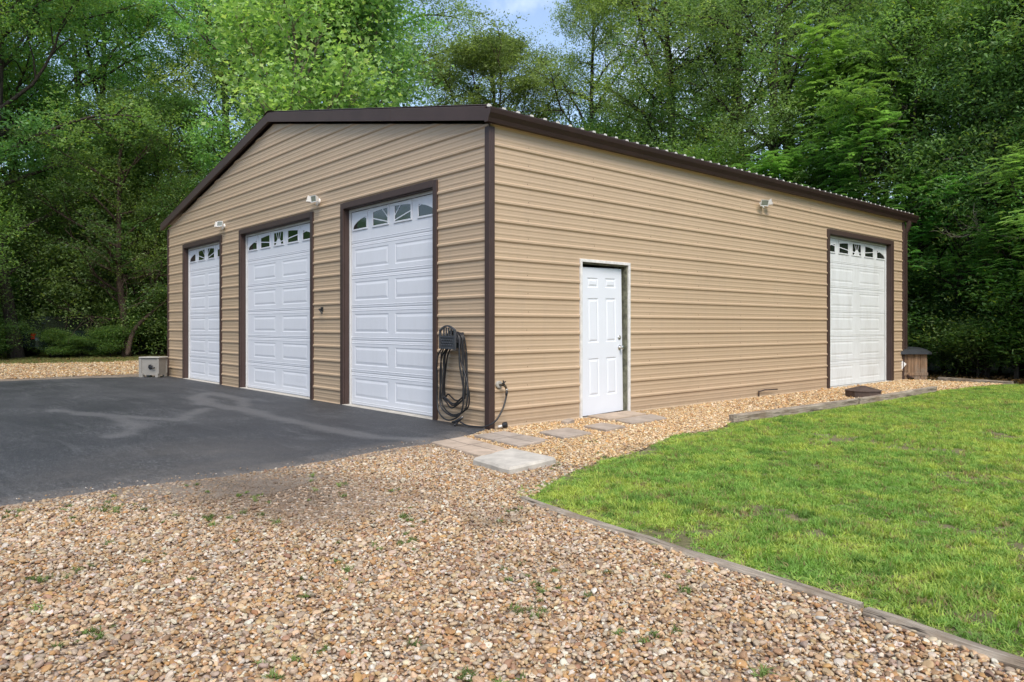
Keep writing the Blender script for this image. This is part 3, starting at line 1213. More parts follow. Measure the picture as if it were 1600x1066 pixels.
mb.add([(0, 0, 0), (0, DW, 0), (0, DW, DH), (0, 0, DH), (-.044, 0, 0), (-.044, DW, 0), (-.044, DW, DH), (-.044, 0, DH)],
       [(4, 7, 6, 5), (0, 1, 5, 4), (1, 2, 6, 5), (2, 3, 7, 6), (3, 0, 4, 7)])
ed = mb.build('entry_door', M['manwhite'], garage)
ed.location = (-0.035, a + 0.075, 0.02)
ed.rotation_euler = (R(1.15), 0, R(1.5))
mb = MB()
mb.lathe([(0, 0.031), (0.006, 0.031), (0.010, 0.026)], (0.001, DW - 0.065, 1.04), (1, 0, 0), 16)
mb.lathe([(0.010, 0.012), (0.022, 0.010)], (0.001, DW - 0.065, 1.04), (1, 0, 0), 10)
mb.build('deadbolt', M['chrome'], ed)
mb = MB()
mb.lathe([(0, 0.033), (0.006, 0.033), (0.012, 0.02), (0.02, 0.014), (0.036, 0.013), (0.042, 0.022), (0.056, 0.028), (0.068, 0.026), (0.074, 0.016)], (0.001, DW - 0.065, 0.90), (1, 0, 0), 16)
mb.build('door_knob', M['chrome'], ed)

# ------------------------------------------------------------------ things on the walls
def floodlight(name, label, loc, rz, heads):
    o = empty(name, label, 'floodlight', loc, rz, 'twin floodlights on the garage walls')
    o.scale = (0.88, 0.88, 0.88)
    mb = MB()
    mb.lathe([(0, 0.055), (0.02, 0.055), (0.032, 0.04), (0.04, 0.03)], (0, 0, 0), (0, -1, 0), 16)
    mb.lathe([(0.0, 0.02), (0.05, 0.022), (0.07, 0.016)], (0, -0.035, -0.02), (0, -0.3, -1), 12)
    mb.build('mounting_base', M['lampwhite'], o)
    for s, (yaw, pitch) in zip((-1, 1), heads):
        mb = MB()
        mb.tube([(0, -0.03, 0.01), (s * 0.04, -0.06, 0.02), (s * 0.07, -0.085, 0.02)], 0.012, 8)
        rot = Matrix.Rotation(yaw, 4, 'Z') @ Matrix.Rotation(pitch, 4, 'X')
        base = Vector((s * 0.095, -0.10, 0.02))
        P = lambda x, y, z: tuple(rot @ Vector((x, y, z)) + base)
        prof = [(0.03, 0.025, 0.03), (0.0, 0.05, 0.038), (-0.06, 0.075, 0.055), (-0.075, 0.085, 0.062)]
        vs = []
        for (y, hx, hz) in prof:
            vs += [P(-hx, y, -hz), P(hx, y, -hz), P(hx, y, hz), P(-hx, y, hz)]
        fs = [(0, 1, 2, 3)]
        for i in range(3):
            for k in range(4):
                fs.append((i * 4 + k, i * 4 + (k + 1) % 4, i * 4 + 4 + (k + 1) % 4, i * 4 + 4 + k))
        vs += [P(-.072, -.073, -.05), P(.072, -.073, -.05), P(.072, -.073, .05), P(-.072, -.073, .05)]
        for k in range(4):
            fs.append((12 + k, 12 + (k + 1) % 4, 16 + (k + 1) % 4, 16 + k))
        mb.add(vs, fs)
        h = mb.build('lamp_head', M['lampwhite'], o)
        MB().add([P(-.071, -.070, -.049), P(.071, -.070, -.049), P(.071, -.070, .049), P(-.071, -.070, .049)], [(0, 1, 2, 3)]).build('lens', M['lens'], h)
    return o


t_ = NT('dull_lens')
t_.principled((0.2, 0.21, 0.17), 0.15, 0.0, None, 0.7)
M['lens'] = t_.m
floodlight('floodlight', 'white twin floodlight on the tan gable between the leftmost and middle doors', (-8.70, 0.0, 3.33), 0, ((-0.6, -0.2), (0.5, -0.1)))
floodlight('floodlight', 'white twin floodlight on the tan gable between the middle and nearest doors', (-4.42, 0.0, 3.30), 0, ((-0.7, -0.3), (0.15, 0.1)))
floodlight('floodlight', 'white twin floodlight high on the tan side wall under the gutter', (0.0, 6.15, 3.37), R(90), ((-0.5, 0.35), (0.6, -0.3)))

# small black lever handle
h_ = MB().box((-0.03, -0.024, -0.02), (0.03, 0.0, 0.05), bev=0.004).build('lever_handle', M['black'], garage)
h_.location = (-4.30, 0, 1.5)
MB().tube([(0.0, -0.02, 0.02), (0.0, -0.065, 0.015), (0.06, -0.075, -0.01), (0.13, -0.075, -0.06)], 0.011, 8).build('lever', M['black'], h_)

# hose hanger and hose
o = empty('hose_hanger', 'dark grey decorative hose hanger with arched openwork top, fixed beside the nearest front door', 'hose hanger', (-0.575, 0, 0))
px0, px1 = -0.165, 0.165
mb = MB()
N = 12
zb, zs_ = 0.955, 1.19
pts_o = [(px0, zb), (px1, zb)] + [(px1 - (px1 - px0) * i / N, zs_ + 0.06 * math.sin(math.pi * i / N)) for i in range(N + 1)]
# border ring
inn = [(x * 0.86, zb + 0.016 + (z - zb) * 0.88) for x, z in pts_o]
n = len(pts_o)
vs = [(x, -0.215, z) for x, z in pts_o] + [(x, -0.215, z) for x, z in inn] + [(x, -0.190, z) for x, z in pts_o] + [(x, -0.190, z) for x, z in inn]
fs = []
for i in range(n):
    j = (i + 1) % n
    fs += [(i, j, j + n, i + n), (i + 2 * n, i + 3 * n, j + 3 * n, j + 2 * n), (i, i + 2 * n, j + 2 * n, j), (i + n, j + n, j + 3 * n, i + 3 * n)]
mb.add(vs, fs)
for x in (-0.075, -0.025, 0.025, 0.075):
    mb.box((x - 0.008, -0.210, 1.11), (x + 0.008, -0.195, 1.22))
mb.box((px0 * .87, -0.209, 1.095), (px1 * .87, -0.194, 1.115))
mb.box((px0 * .87, -0.203, zb + 0.012), (px1 * .87, -0.192, 1.096))
# scales pressed into the plate
for r_ in range(4):
    for c_ in range(7):
        x = px0 * .8 + (c_ + (r_ % 2) * .5) * 0.037
        z = zb + 0.035 + r_ * 0.032
        if x < px1 * .82:
            mb.tube([(x - 0.016, -0.205, z), (x - 0.009, -0.206, z + 0.014), (x + 0.009, -0.206, z + 0.014), (x + 0.016, -0.205, z)], 0.004, 5)
mb.build('face_plate', M['hanger'], o)
mb = MB()
vs = []
for y in (-0.19, -0.02):
    for k in range(9):
        t = math.pi * k / 8
        vs.append((0.10 * math.cos(t), y, 1.03 + 0.10 * math.sin(t)))
mb.add(vs, [(k, k + 1, k + 10, k + 9) for k in range(8)])
mb.box((-0.10, -0.03, 0.96), (0.10, -0.022, 1.16))
mb.build('hose_saddle', M['hanger'], o)

hose = empty('garden_hose', 'black rubber garden hose looped on the hanger and running round the corner to the tap', 'garden hose', (-0.55, -0.1, 0))
mb = MB()
rs = np.random.RandomState(4)
specs = [(-0.29, 0.20, 0.30), (-0.30, 0.17, 0.24), (-0.27, 0.13, 0.21), (-0.31, 0.28, 0.13), (-0.22, 0.23, 0.27), (-0.25, 0.32, 0.12), (-0.30, 0.25, 0.07)]
for i, (xl, xr, zb_) in enumerate(specs):
    y = -0.045 - 0.021 * i
    yy = 0.1 + y
    tl = -0.12 + 0.01 * (i % 3)
    tr_ = 0.13 + 0.007 * i
    pts = []
    P0 = [(-0.0, 1.155 + 0.004 * i), (tr_ * .8, 1.12), (tr_, 1.0), (tr_ + 0.02, 0.8), (xr * .85 + .02, 0.55), (xr, 0.38), (xr * .85, zb_ + .10), ((xl + xr) * .55, zb_), (xl * .75, zb_ + .07), (xl, 0.34), (xl + 0.01, 0.6), (xl * .75 - .04, 0.85), (tl - .03, 1.0), (-0.09, 1.12), (0.0, 1.155 + 0.004 * i)]
    # Catmull-Rom smoothing
    n = len(P0) - 1
    for k in range(n):
        p0, p1, p2, p3 = P0[(k - 1) % n], P0[k], P0[k + 1], P0[(k + 2) % n if k + 2 > n else k + 2]
        for s in range(5):
            t = s / 5
            q = [0.5 * ((2 * p1[c_]) + (-p0[c_] + p2[c_]) * t + (2 * p0[c_] - 5 * p1[c_] + 4 * p2[c_] - p3[c_]) * t * t + (-p0[c_] + 3 * p1[c_] - 3 * p2[c_] + p3[c_]) * t ** 3) for c_ in (0, 1)]
            wv = 0.012 * math.sin(q[1] * 9 + i * 1.7)
            pts.append((q[0], yy + wv, q[1]))
    pts.append(pts[0])
    mb.tube(pts, 0.0098, 8, cap=False)
mb.build('hose_coil', M['black'], hose)


def smooth(P0, m=6):
    out = []
    n = len(P0)
    for k in range(n - 1):
        p0, p1, p2, p3 = P0[max(k - 1, 0)], P0[k], P0[k + 1], P0[min(k + 2, n - 1)]
        for s in range(m):
            t = s / m
            out.append(tuple(0.5 * ((2 * p1[c_]) + (-p0[c_] + p2[c_]) * t + (2 * p0[c_] - 5 * p1[c_] + 4 * p2[c_] - p3[c_]) * t * t + (-p0[c_] + 3 * p1[c_] - 3 * p2[c_] + p3[c_]) * t ** 3) for c_ in range(3)))
    out.append(tuple(P0[-1]))
    return out


L = lambda p: (p[0] + 0.55, p[1] + 0.1, p[2])
mb = MB()
mb.tube([L(p) for p in smooth([(-0.36, -0.17, 0.07), (-0.25, -0.15, 0.035), (-0.1, -0.12, 0.032), (0.03, -0.08, 0.045), (0.11, 0.0, 0.11), (0.12, 0.10, 0.24), (0.105, 0.165, 0.36), (0.10, 0.185, 0.45)], 6)], 0.0105, 8)
mb.tube([L((0.10, 0.178, 0.40)), L((0.10, 0.186, 0.455))], [0.014, 0.017], 10)
mb.build('hose_lead', M['black'], hose)
mb = MB()
mb.tube([L(p) for p in [(-0.52, -0.17, 0.05), (-0.44, -0.18, 0.06), (-0.38, -0.17, 0.09), (-0.33, -0.15, 0.13)]], [0.012, 0.022, 0.02, 0.014], 10)
mb.tube([L((-0.40, -0.17, 0.07)), L((-0.42, -0.2, 0.03)), L((-0.40, -0.22, 0.03))], 0.014, 8)
mb.build('hose_nozzle', M['black'], hose)
mb = MB()
mb.tube([L((-0.36, -0.16, 0.11)), L((-0.33, -0.15, 0.13))], 0.0145, 10)
mb.build('coupling', M['chrome'], hose)

o = empty('wall_tap', 'weathered tap on a round flange near the foot of the tan corner', 'tap', (0, 0.13, 0.53))
mb = MB()
mb.lathe([(0.0, 0.045), (0.028, 0.045), (0.034, 0.038)], (0.0, 0, 0), (1, 0, 0), 18)
mb.build('flange', M['taupe_light'], o)
mb = MB()
mb.tube([(0.03, 0, 0.0), (0.075, 0.01, 0.0), (0.10, 0.03, -0.01), (0.10, 0.05, -0.05)], [0.012, 0.016, 0.016, 0.013], 10)
mb.tube([(0.085, 0.01, 0.0), (0.115, -0.005, 0.03)], 0.008, 8)
mb.build('tap_body', M['brass'], o)
mb = MB()
for k in range(4):
    t = k * math.pi / 2 + 0.4
    mb.tube([(0.115, -0.005, 0.03), (0.118, -0.005 + 0.028 * math.cos(t), 0.03 + 0.028 * math.sin(t))], [0.006, 0.009], 6)
mb.build('tap_wheel', M['black'], o)
MB().tube([(0.10, 0.052, -0.048), (0.10, 0.055, -0.072)], 0.0155, 10).build('hose_collar', M['chrome'], o)

o = empty('hose_timer', 'black round hose fitting lying on pebbles at the foot of the corner below the tap', 'hose fitting', (0.13, 0.12, 0.0), 0.6)
mb = MB()
mb.lathe([(0.0, 0.028), (0.01, 0.036), (0.05, 0.036), (0.058, 0.028)], (-0.02, 0, 0.05), (1, 0.1, 0.2), 16)
mb.build('body', M['black'], o)
MB().tube([(-0.02, 0, 0.045), (-0.07, -0.02, 0.03)], [0.014, 0.017], 10).build('inlet', M['lampwhite'], o)

mb = MB()
mb.tube([(0.03, 6.02, 0.10), (0.05, 6.2, 0.125), (0.09, 6.55, 0.118)], 0.012, 6)
mb.tube([(0.03, 6.03, 0.02), (0.03, 6.04, 0.12)], 0.012, 6)
tag(mb.build('bent_rod', M['rust']), 'thin rusty bent rod at the foot of the long tan side wall', 'rod')

# ------------------------------------------------------------------ hose reel box
o = empty('hose_reel_box', 'taupe plastic hose reel box with black crank, on the asphalt by the far left corner', 'hose reel', (-12.19, -0.43, 0.022), R(-49 + 90))
mb = MB()
W2, D2_, H2 = 0.235, 0.16, 0.45
body = [(-W2, -D2_), (W2, -D2_), (W2, D2_), (-W2, D2_)]
mb.prism([(x * .94, y * .94) for x, y in body], 0.05, H2, body)
for sx in (-1, 1):
    for sy in (-1, 1):
        mb.box((sx * W2 * .9 - .05, sy * D2_ * .9 - .04, 0.0), (sx * W2 * .9 + .05 * (1 if sx < 0 else .4), sy * D2_ * .9 + .04, 0.09))
        mb.box((sx * W2 - .035, sy * D2_ - .012, 0.09), (sx * W2 + (.012 if sx > 0 else .035), sy * D2_ + .012, H2 - 0.001))
mb.build('body', M['taupe'], o)
mb = MB()
mb.box((-W2 - .03, -D2_ - .035, H2 + .001), (W2 + .03, D2_ + .035, H2 + .035), bev=0.012)
mb.build('lid', M['taupe_light'], o)
mb = MB()
mb.lathe([(0, 0.055), (0.02, 0.055), (0.03, 0.045)], (0.03, -D2_ - .0, 0.25), (0, -1, 0), 18)
mb.tube([(0.03, -D2_ - .04, 0.25), (0.10, -D2_ - .05, 0.235), (0.16, -D2_ - .05, 0.225)], [0.018, 0.016, 0.02], 8)
mb.build('crank', M['black'], o)

# ------------------------------------------------------------------ wooden bin with lid
o = empty('wooden_bin', 'plank waste bin with black domed lid beyond the far corner of the side wall', 'bin', (-0.05, 12.72, 0), R(49))
bw, bd, bh = 0.30, 0.28, 0.60
for side in range(4):
    for k in range(4):
        w = 2 * bw / 4
        mb = MB()
        u0 = -bw + k * w + 0.004
        u1 = u0 + w - 0.008
        zz0 = 0.0 + 0.05 * ((k * 7 + side) % 3 == 1)
        if side == 0: mb.box((u0, -bd - .02, zz0), (u1, -bd, bh), bev=.003)
        if side == 1: mb.box((u0, bd, zz0), (u1, bd + .02, bh), bev=.003)
        if side == 2: mb.box((bw, u0 * .92, zz0), (bw + .02, u1 * .92, bh), bev=.003)
        if side == 3: mb.box((-bw - .02, u0 * .92, zz0), (-bw, u1 * .92, bh), bev=.003)
        mb.build('plank', M['plank'], o)
mb = MB()
mb.box((-bw - .0, -bd - .035, 0.10), (bw, -bd - .021, 0.17), bev=.003)
mb.box((bw + .021, -bd, 0.10), (bw + .035, bd, 0.17), bev=.003)
mb.build('batten', M['plank'], o)
mb = MB()
lw = [(-.43, -.26), (-.38, -.36), (-.28, -.40), (.28, -.40), (.38, -.36), (.43, -.26), (.43, .26), (.38, .36), (.28, .40), (-.28, .40), (-.38, .36), (-.43, .26)]
mb.prism([(x, y) for x, y in lw], bh - 0.005, bh + 0.045, [(x * .99, y * .99) for x, y in lw])
mb.prism([(x * .96, y * .96) for x, y in lw], bh + 0.0455, bh + 0.11, [(x * .78, y * .76) for x, y in lw])
mb.prism([(x * .78, y * .76) for x, y in lw], bh + 0.1102, bh + 0.155, [(x * .42, y * .38) for x, y in lw])
mb.build('lid', M['lid'], o)
mb = MB()
mb.box((-0.09, -0.012, -0.09), (0.09, 0.0, 0.09), rot=Matrix.Rotation(R(40), 3, 'Y'))
b_ = mb.build('notice_plate', M['lampwhite'], o)
b_.location = (-bw - 0.02, -bd - 0.04, 0.36)

# brown cover on the pebbles
o = empty('drain_cover', 'dark brown low hipped cover sitting on the pebbles before the side roll-up door', 'drain cover', (1.20, 7.45, 0), R(20))
ng_ = 8
base = [(0.30 * math.cos(2 * math.pi * (k + .5) / ng_), 0.30 * math.sin(2 * math.pi * (k + .5) / ng_)) for k in range(ng_)]
MB().prism(base, -0.02, 0.11).build('rim', M['rust'], o)
mb = MB()
mb.prism([(x * 1.04, y * 1.04) for x, y in base], 0.111, 0.125)
mb.prism([(x * 1.0, y * 1.0) for x, y in base], 0.1255, 0.20, [(x * .12, y * .12) for x, y in base])
mb.build('cap', M['rust'], o)

# ------------------------------------------------------------------ stepping stones and edging
def slab(name, poly, z, mat, label, cat='stepping stone', group='stepping stones to the entry door', th=0.05, joints=None, bev=0.012, rag=0.006, seed=0):
    rs = np.random.RandomState(seed)
    p = wobble(poly, rag, 0.12, seed)
    cx = sum(q[0] for q in p) / len(p)
    cy = sum(q[1] for q in p) / len(p)
    loc = [(q[0] - cx, q[1] - cy) for q in p]
    k = 1 - bev / 0.4
    mb = MB()
    ins = [(q[0] * k, q[1] * k) for q in loc]
    n = len(loc)
    vs = [(x, y, -th) for x, y in loc] + [(x, y, -bev) for x, y in loc] + [(x, y, 0) for x, y in ins]
    fs = [(i, (i + 1) % n, (i + 1) % n + n, i + n) for i in range(n)] + [(i + n, (i + 1) % n + n, (i + 1) % n + 2 * n, i + 2 * n) for i in range(n)]
    fs.append(tuple(range(2 * n, 3 * n)))
    mb.add(vs, fs)
    o = mb.build(name, mat)
    o.location = (cx, cy, z)
    tag(o, label, cat, group)
    if joints:
        for a_, b_ in joints:
            # pressed joint: a narrow dark groove strip let into the slab face
            d = Vector((b_[0] - a_[0], b_[1] - a_[1], 0)).normalized() * 0.004
            nrm = Vector((-d.y, d.x, 0))
            A = Vector((a_[0] - cx, a_[1] - cy, 0.0006)); B = Vector((b_[0] - cx, b_[1] - cy, 0.0006))
            MB().add([A - nrm, B - nrm, B + nrm, A + nrm], [(0, 1, 2, 3)]).build('joint', M['dark'], o)
    return o


slab('concrete_slab', [(1.66, -1.56), (2.22, -1.62), (2.12, -0.98), (1.47, -0.94)], 0.065, M['concrete'], 'pale rough concrete slab, the one lying nearest the camera at the lawn corner', 'concrete slab', None, 0.075, None, 0.02, 0.01, 1)
slab('paver', [(0.50, -1.19), (1.46, -1.31), (1.32, -0.87), (0.40, -0.70)], 0.032, M['paver'], 'pinkish paver with pressed brick joints, touching the asphalt edge', 'paver', 'brick patterned pavers', 0.04,
     [((0.95, -1.0), (1.36, -1.03)), ((0.95, -1.24), (0.88, -0.80)), ((0.46, -0.95), (0.93, -1.02))], 0.008, 0.004, 2)
slab('paver', [(0.40, -0.55), (1.27, -0.67), (1.17, -0.16), (0.38, -0.10)], 0.032, M['paver2'], 'brown-grey paver with pressed brick joints, just off the brown corner post', 'paver', 'brick patterned pavers', 0.04,
     [((0.80, -0.60), (0.76, -0.13)), ((0.40, -0.32), (0.78, -0.36)), ((0.78, -0.38), (1.2, -0.40))], 0.008, 0.004, 3)
slab('paver', [(0.70, 0.16), (1.19, 0.06), (1.13, 0.56), (0.66, 0.66)], 0.034, M['paver2'], 'small square grey paver alone on the pebbles, midway between corner post and entry door', 'paver', 'plain square pavers', 0.04, None, 0.008, 0.004, 4)
slab('paver', [(0.70, 0.90), (1.10, 0.84), (1.04, 1.26), (0.64, 1.28)], 0.036, M['paver2'], 'small square grey paver just short of the entry door step', 'paver', 'plain square pavers', 0.04, None, 0.008, 0.004, 5)
slab('step_slab', [(0.06, 1.66), (0.50, 1.58), (0.42, 2.44), (0.04, 2.50)], 0.040, M['paver'], 'pinkish doorstep slab against the foot of the entry door', 'doorstep', None, 0.045, None, 0.008, 0.005, 6)
slab('paver', [(0.55, 1.64), (0.90, 1.55), (0.86, 2.32), (0.47, 2.50)], 0.032, M['paver2'], 'long grey paver beside the pinkish doorstep slab', 'paver', 'plain square pavers', 0.04, None, 0.008, 0.006, 7)
mb = MB()
mb.box((-0.05, -0.09, 0.0), (0.05, 0.09, 0.055), bev=0.008)
o = mb.build('brick', M['paver2'])
o.location = (0.28, 1.05, 0.0)
o.rotation_euler = (0.05, 0.03, 0.25)
tag(o, 'loose grey brick on the pebbles at the wall just before the entry door', 'brick')


def timber(a_, b_, w, h, label, z=0.0, seed=0, bow=0.0):
    rs = np.random.RandomState(seed)
    A = Vector(a_); B = Vector(b_)
    Ln = (B - A).length
    n = max(6, int(Ln / 0.12))
    mb = MB()
    vs = []
    for i in range(n + 1):
        t = i / n
        x = Ln * t
        y = bow * math.sin(math.pi * t)
        dw = rs.randn() * 0.0022
        dh = rs.randn() * 0.0025
        c = 0.012
        k = 0.75 if i in (0, n) else 1
        prof = [(-w / 2 * k, -0.05), (-w / 2 * k + dw, h - c * 1.4 + dh), (-w / 2 + c + dw, h + dh), (w / 2 - c - dw, h + dh * .5), (w / 2 * k - dw, h - c + dh), (w / 2 * k, -0.05)]
        vs += [(x, y + p, q) for p, q in prof]
    fs = []
    for i in range(n):
        for k in range(6):
            fs.append((i * 6 + k, i * 6 + (k + 1) % 6, i * 6 + 6 + (k + 1) % 6, i * 6 + 6 + k))
    fs += [(0, 1, 2, 3, 4, 5), tuple(n * 6 + k for k in range(5, -1, -1))]
    mb.add(vs, fs)
    o = mb.build('landscape_timber', M['timber'])
    o.location = (A.x, A.y, z)
    o.rotation_euler = (0, 0, math.atan2(B.y - A.y, B.x - A.x))
    tag(o, label, 'timber', 'edging timbers round the lawn')


timber((2.93, -2.12), (5.40, -2.36), 0.066, 0.030, 'cracked grey edging timber along the near lawn edge, starting at the lawn corner', seed=1, bow=-0.02)
timber((5.44, -2.40), (7.8, -2.72), 0.066, 0.032, 'pale grey edging timber nearest the camera, running out past the bottom right of the lawn', seed=2)
timber((1.57, 2.72), (1.67, 6.1), 0.10, 0.10, 'grey edging timber along the side-wall pebbles, its free end across from the entry door', seed=3, bow=-0.02)
timber((1.68, 6.13), (1.61, 9.6), 0.10, 0.10, 'grey edging timber between the lawn and the brown drain cover', seed=4, bow=-0.02)
timber((0.55, 12.95), (2.1, 12.60), 0.09, 0.07, 'dark weathered timber along the far end of the pebbles at the wood edge', seed=5)

# ------------------------------------------------------------------ pebbles
def ico(sub):
    t = (1 + 5 ** .5) / 2
    v = [(-1, t, 0), (1, t, 0), (-1, -t, 0), (1, -t, 0), (0, -1, t), (0, 1, t), (0, -1, -t), (0, 1, -t), (t, 0, -1), (t, 0, 1), (-t, 0, -1), (-t, 0, 1)]
    f = [(0, 11, 5), (0, 5, 1), (0, 1, 7), (0, 7, 10), (0, 10, 11), (1, 5, 9), (5, 11, 4), (11, 10, 2), (10, 7, 6), (7, 1, 8), (3, 9, 4), (3, 4, 2), (3, 2, 6), (3, 6, 8), (3, 8, 9), (4, 9, 5), (2, 4, 11), (6, 2, 10), (8, 6, 7), (9, 8, 1)]
    v = [np.array(p) / np.linalg.norm(p) for p in v]
    for _ in range(sub):
        cache = {}
        nf = []

        def mid(a, b):
            k = (min(a, b), max(a, b))
            if k not in cache:
                m = v[a] + v[b]
                v.append(m / np.linalg.norm(m))
                cache[k] = len(v) - 1
            return cache[k]
        for a, b, c in f:
            ab, bc, ca = mid(a, b), mid(b, c), mid(c, a)
            nf += [(a, ab, ca), (b, bc, ab), (c, ca, bc), (ab, bc, ca)]
        f = nf
    return np.array(v), f


def pebble_proto(seed, sub=1):
    rs = np.random.RandomState(seed)
    v, f = ico(sub)
    d = rs.randn(5, 3)
    out = v.copy()
    for k in range(5):
        dd = d[k] / np.linalg.norm(d[k])
        h = v @ dd
        cut = 0.55 + 0.25 * rs.rand()
        ex = np.clip(h - cut, 0, None)
        out -= ex[:, None] * dd * (0.6 + .3 * rs.rand())
    out += rs.randn(*out.shape) * 0.035
    out *= np.array([1.0, 0.62 + 0.3 * rs.rand(), 0.42 + 0.25 * rs.rand()])
    return out, f


PAL = np.array([(0.60, 0.44, 0.28), (0.66, 0.50, 0.34), (0.50, 0.34, 0.20), (0.46, 0.27, 0.13), (0.56, 0.34, 0.15), (0.70, 0.60, 0.48), (0.76, 0.70, 0.62), (0.80, 0.77, 0.72),
                (0.34, 0.22, 0.15), (0.40, 0.33, 0.29), (0.52, 0.43, 0.36), (0.42, 0.25, 0.17), (0.62, 0.52, 0.42), (0.28, 0.2, 0.15)])
PW = np.array([14, 12, 12, 6, 8, 12, 9, 5, 6, 7, 10, 4, 11, 5], float)
PW /= PW.sum()
rng = np.random.RandomState(11)


def clear_of_things(x, y):
    ok = np.ones(len(x), bool)
    for poly in ([(1.66, -1.56), (2.22, -1.62), (2.12, -0.98), (1.47, -0.94)], [(0.50, -1.19), (1.46, -1.31), (1.32, -0.87), (0.40, -0.70)], [(0.40, -0.55), (1.27, -0.67), (1.17, -0.16), (0.38, -0.10)],
                 [(0.70, 0.16), (1.19, 0.06), (1.13, 0.56), (0.66, 0.66)], [(0.70, 0.90), (1.10, 0.84), (1.04, 1.26), (0.64, 1.28)], [(0.06, 1.66), (0.50, 1.58), (0.42, 2.44), (0.04, 2.50)], [(0.55, 1.64), (0.90, 1.55), (0.86, 2.32), (0.47, 2.50)]):
        c = np.mean(poly, 0)
        sh = [tuple(c + (np.array(p) - c) * 0.985) for p in poly]
        ok &= ~in_poly(x, y, sh)
    return ok


def dirt_amount(x, y):
    d = np.clip(1.15 - dist_line(x, y, [(0.8, -3.9), (1.2, -3.2), (2.1, -3.2)]) / 0.85, 0, 1)
    d = np.maximum(d, 1.0 * np.clip(1 - dist_line(x, y, ASPH[:9]) / 0.34, 0, 1))
    d = d * (0.55 + 0.9 * fnoise(x, y, 0.5, 41)) + np.clip(fnoise(x, y, 1.1, 55) - 0.60, 0, 1) * 1.4
    return np.clip(d, 0, 1)


def pebbles(name, box, dens, rlo, rhi, seed, cond, label):
    rs = np.random.RandomState(seed)
    x0, y0, x1, y1 = box
    n = int((x1 - x0) * (y1 - y0) * dens)
    x = rs.uniform(x0, x1, n)
    y = rs.uniform(y0, y1, n)
    ok = in_poly(x, y, GRAV) & ~in_poly(x, y, [(p[0] + (0.0 if p[0] > 0.1 else 0), p[1]) for p in ASPH]) & ~((x < 0.035) & (x > -12.55) & (y > -0.06) & (y < 12.4)) & clear_of_things(x, y) & cond(x, y)
    d = dirt_amount(x, y)
    ok &= rs.rand(n) > d * 0.5
    x, y, d = x[ok], y[ok], d[ok]
    n = len(x)
    r = np.clip(rs.lognormal(math.log((rlo + rhi) / 2.6), 0.32, n), rlo * 0.7, rhi * 1.35)
    z = r * 0.35 + rs.rand(n) * 0.012 - 0.004 - d * 0.010
    P = np.stack([x, y, z], 1)
    ROT = np.stack([rs.randn(n) * 0.35, rs.randn(n) * 0.35, rs.uniform(0, 6.28, n)], 1)
    SCL = np.stack([r, r, r], 1)
    ci = rs.choice(len(PAL), n, p=PW)
    col = PAL[ci] * 0.9 * rs.uniform(0.75, 1.15, (n, 1)) * (1 + rs.randn(n, 3) * 0.03)
    tone = fnoise(x, y, 1.6, 91)[:, None]
    col = col * (0.86 + 0.28 * tone)
    dk = np.clip(1.25 - np.hypot((x - 1.5) / 1.0, (y + 3.35) / 0.62), 0, 1) * (0.5 + 0.8 * fnoise(x, y, .3, 5))
    dk = np.clip(np.maximum(dk, np.clip(fnoise(x, y, .7, 15) - .66, 0, 1) * 3), 0, .85)[:, None]
    col = col * (1 - dk) + np.array([0.11, 0.09, 0.075]) * dk
    col = col * (1 - 0.45 * d[:, None]) + np.array([0.16, 0.13, 0.11]) * 0.45 * d[:, None]
    # paler, cleaner stones in the bed along the wall
    cl = (((x < 2.3) & (y > -0.9)) | (x < -12))[:, None]
    col = np.where(cl, col * np.array([1.18, 1.13, 1.02]) + np.array([.06, .045, .012]), col)
    col = np.where((x < -12)[:, None], col * np.array([0.80, 0.82, 0.86]), col)
    col = np.clip(col * np.array([0.86, 0.80, 0.69]), 0.02, 0.8)
    o = scatter(name, [pebble_proto(s, 2 if name == 'pebbles' and seed == 1 else 1) for s in range(10)], P, ROT, SCL, rs.randint(0, 10, n), col, M['pebble'])
    tag(o, label, None, None, 'stuff')
    return o


pebbles('pebbles', (0.3, -7.2, 7.6, -1.2), 4700, 0.0072, 0.0175, 1, lambda x, y: (y < -1.2) & (x + 0.0 < 7.6), 'tan, brown and white river pebbles covering the foreground')
rs = np.random.RandomState(19)
n = 130
ex = rs.choice(len(ASPH[2:8]) - 1, n)
pa = np.array(ASPH[2:8]); tt = rs.rand(n)[:, None]
q = pa[ex] * (1 - tt) + pa[ex + 1] * tt
off = np.abs(rs.randn(n)) * 0.07
P = np.stack([q[:, 0] - off, q[:, 1], np.full(n, 0.024)], 1)
r_ = rs.uniform(.003, .009, n)
o = scatter('stray_pebbles', [pebble_proto(s, 1) for s in range(4)], P, np.stack([rs.randn(n) * .3, rs.randn(n) * .3, rs.uniform(0, 6, n)], 1), np.stack([r_, r_, r_], 1), rs.randint(0, 4, n), PAL[rs.choice(len(PAL), n, p=PW)] * .55, M['pebble'])
tag(o, 'stray pebbles kicked onto the rim of the asphalt', None, None, 'stuff')
pebbles('pebbles', (0.0, -1.2, 2.7, 4.0), 3600, 0.008, 0.0175, 2, lambda x, y: y > -1.2, 'pale tan pebbles round the stepping stones and along the side wall')
pebbles('pebbles', (-0.4, 4.0, 2.0, 12.9), 1500, 0.011, 0.024, 3, lambda x, y: y > 4, 'pale tan pebbles in the strip before the side roll-up door')
pebbles('pebbles', (-23, -4.5, -12.9, 4.0), 260, 0.018, 0.036, 4, lambda x, y: (x < -12.9) & ~((x > -13.7 - 0.3 * fnoise(x, y, 1, 3))), 'tan pebbles spread on the far side of the asphalt')

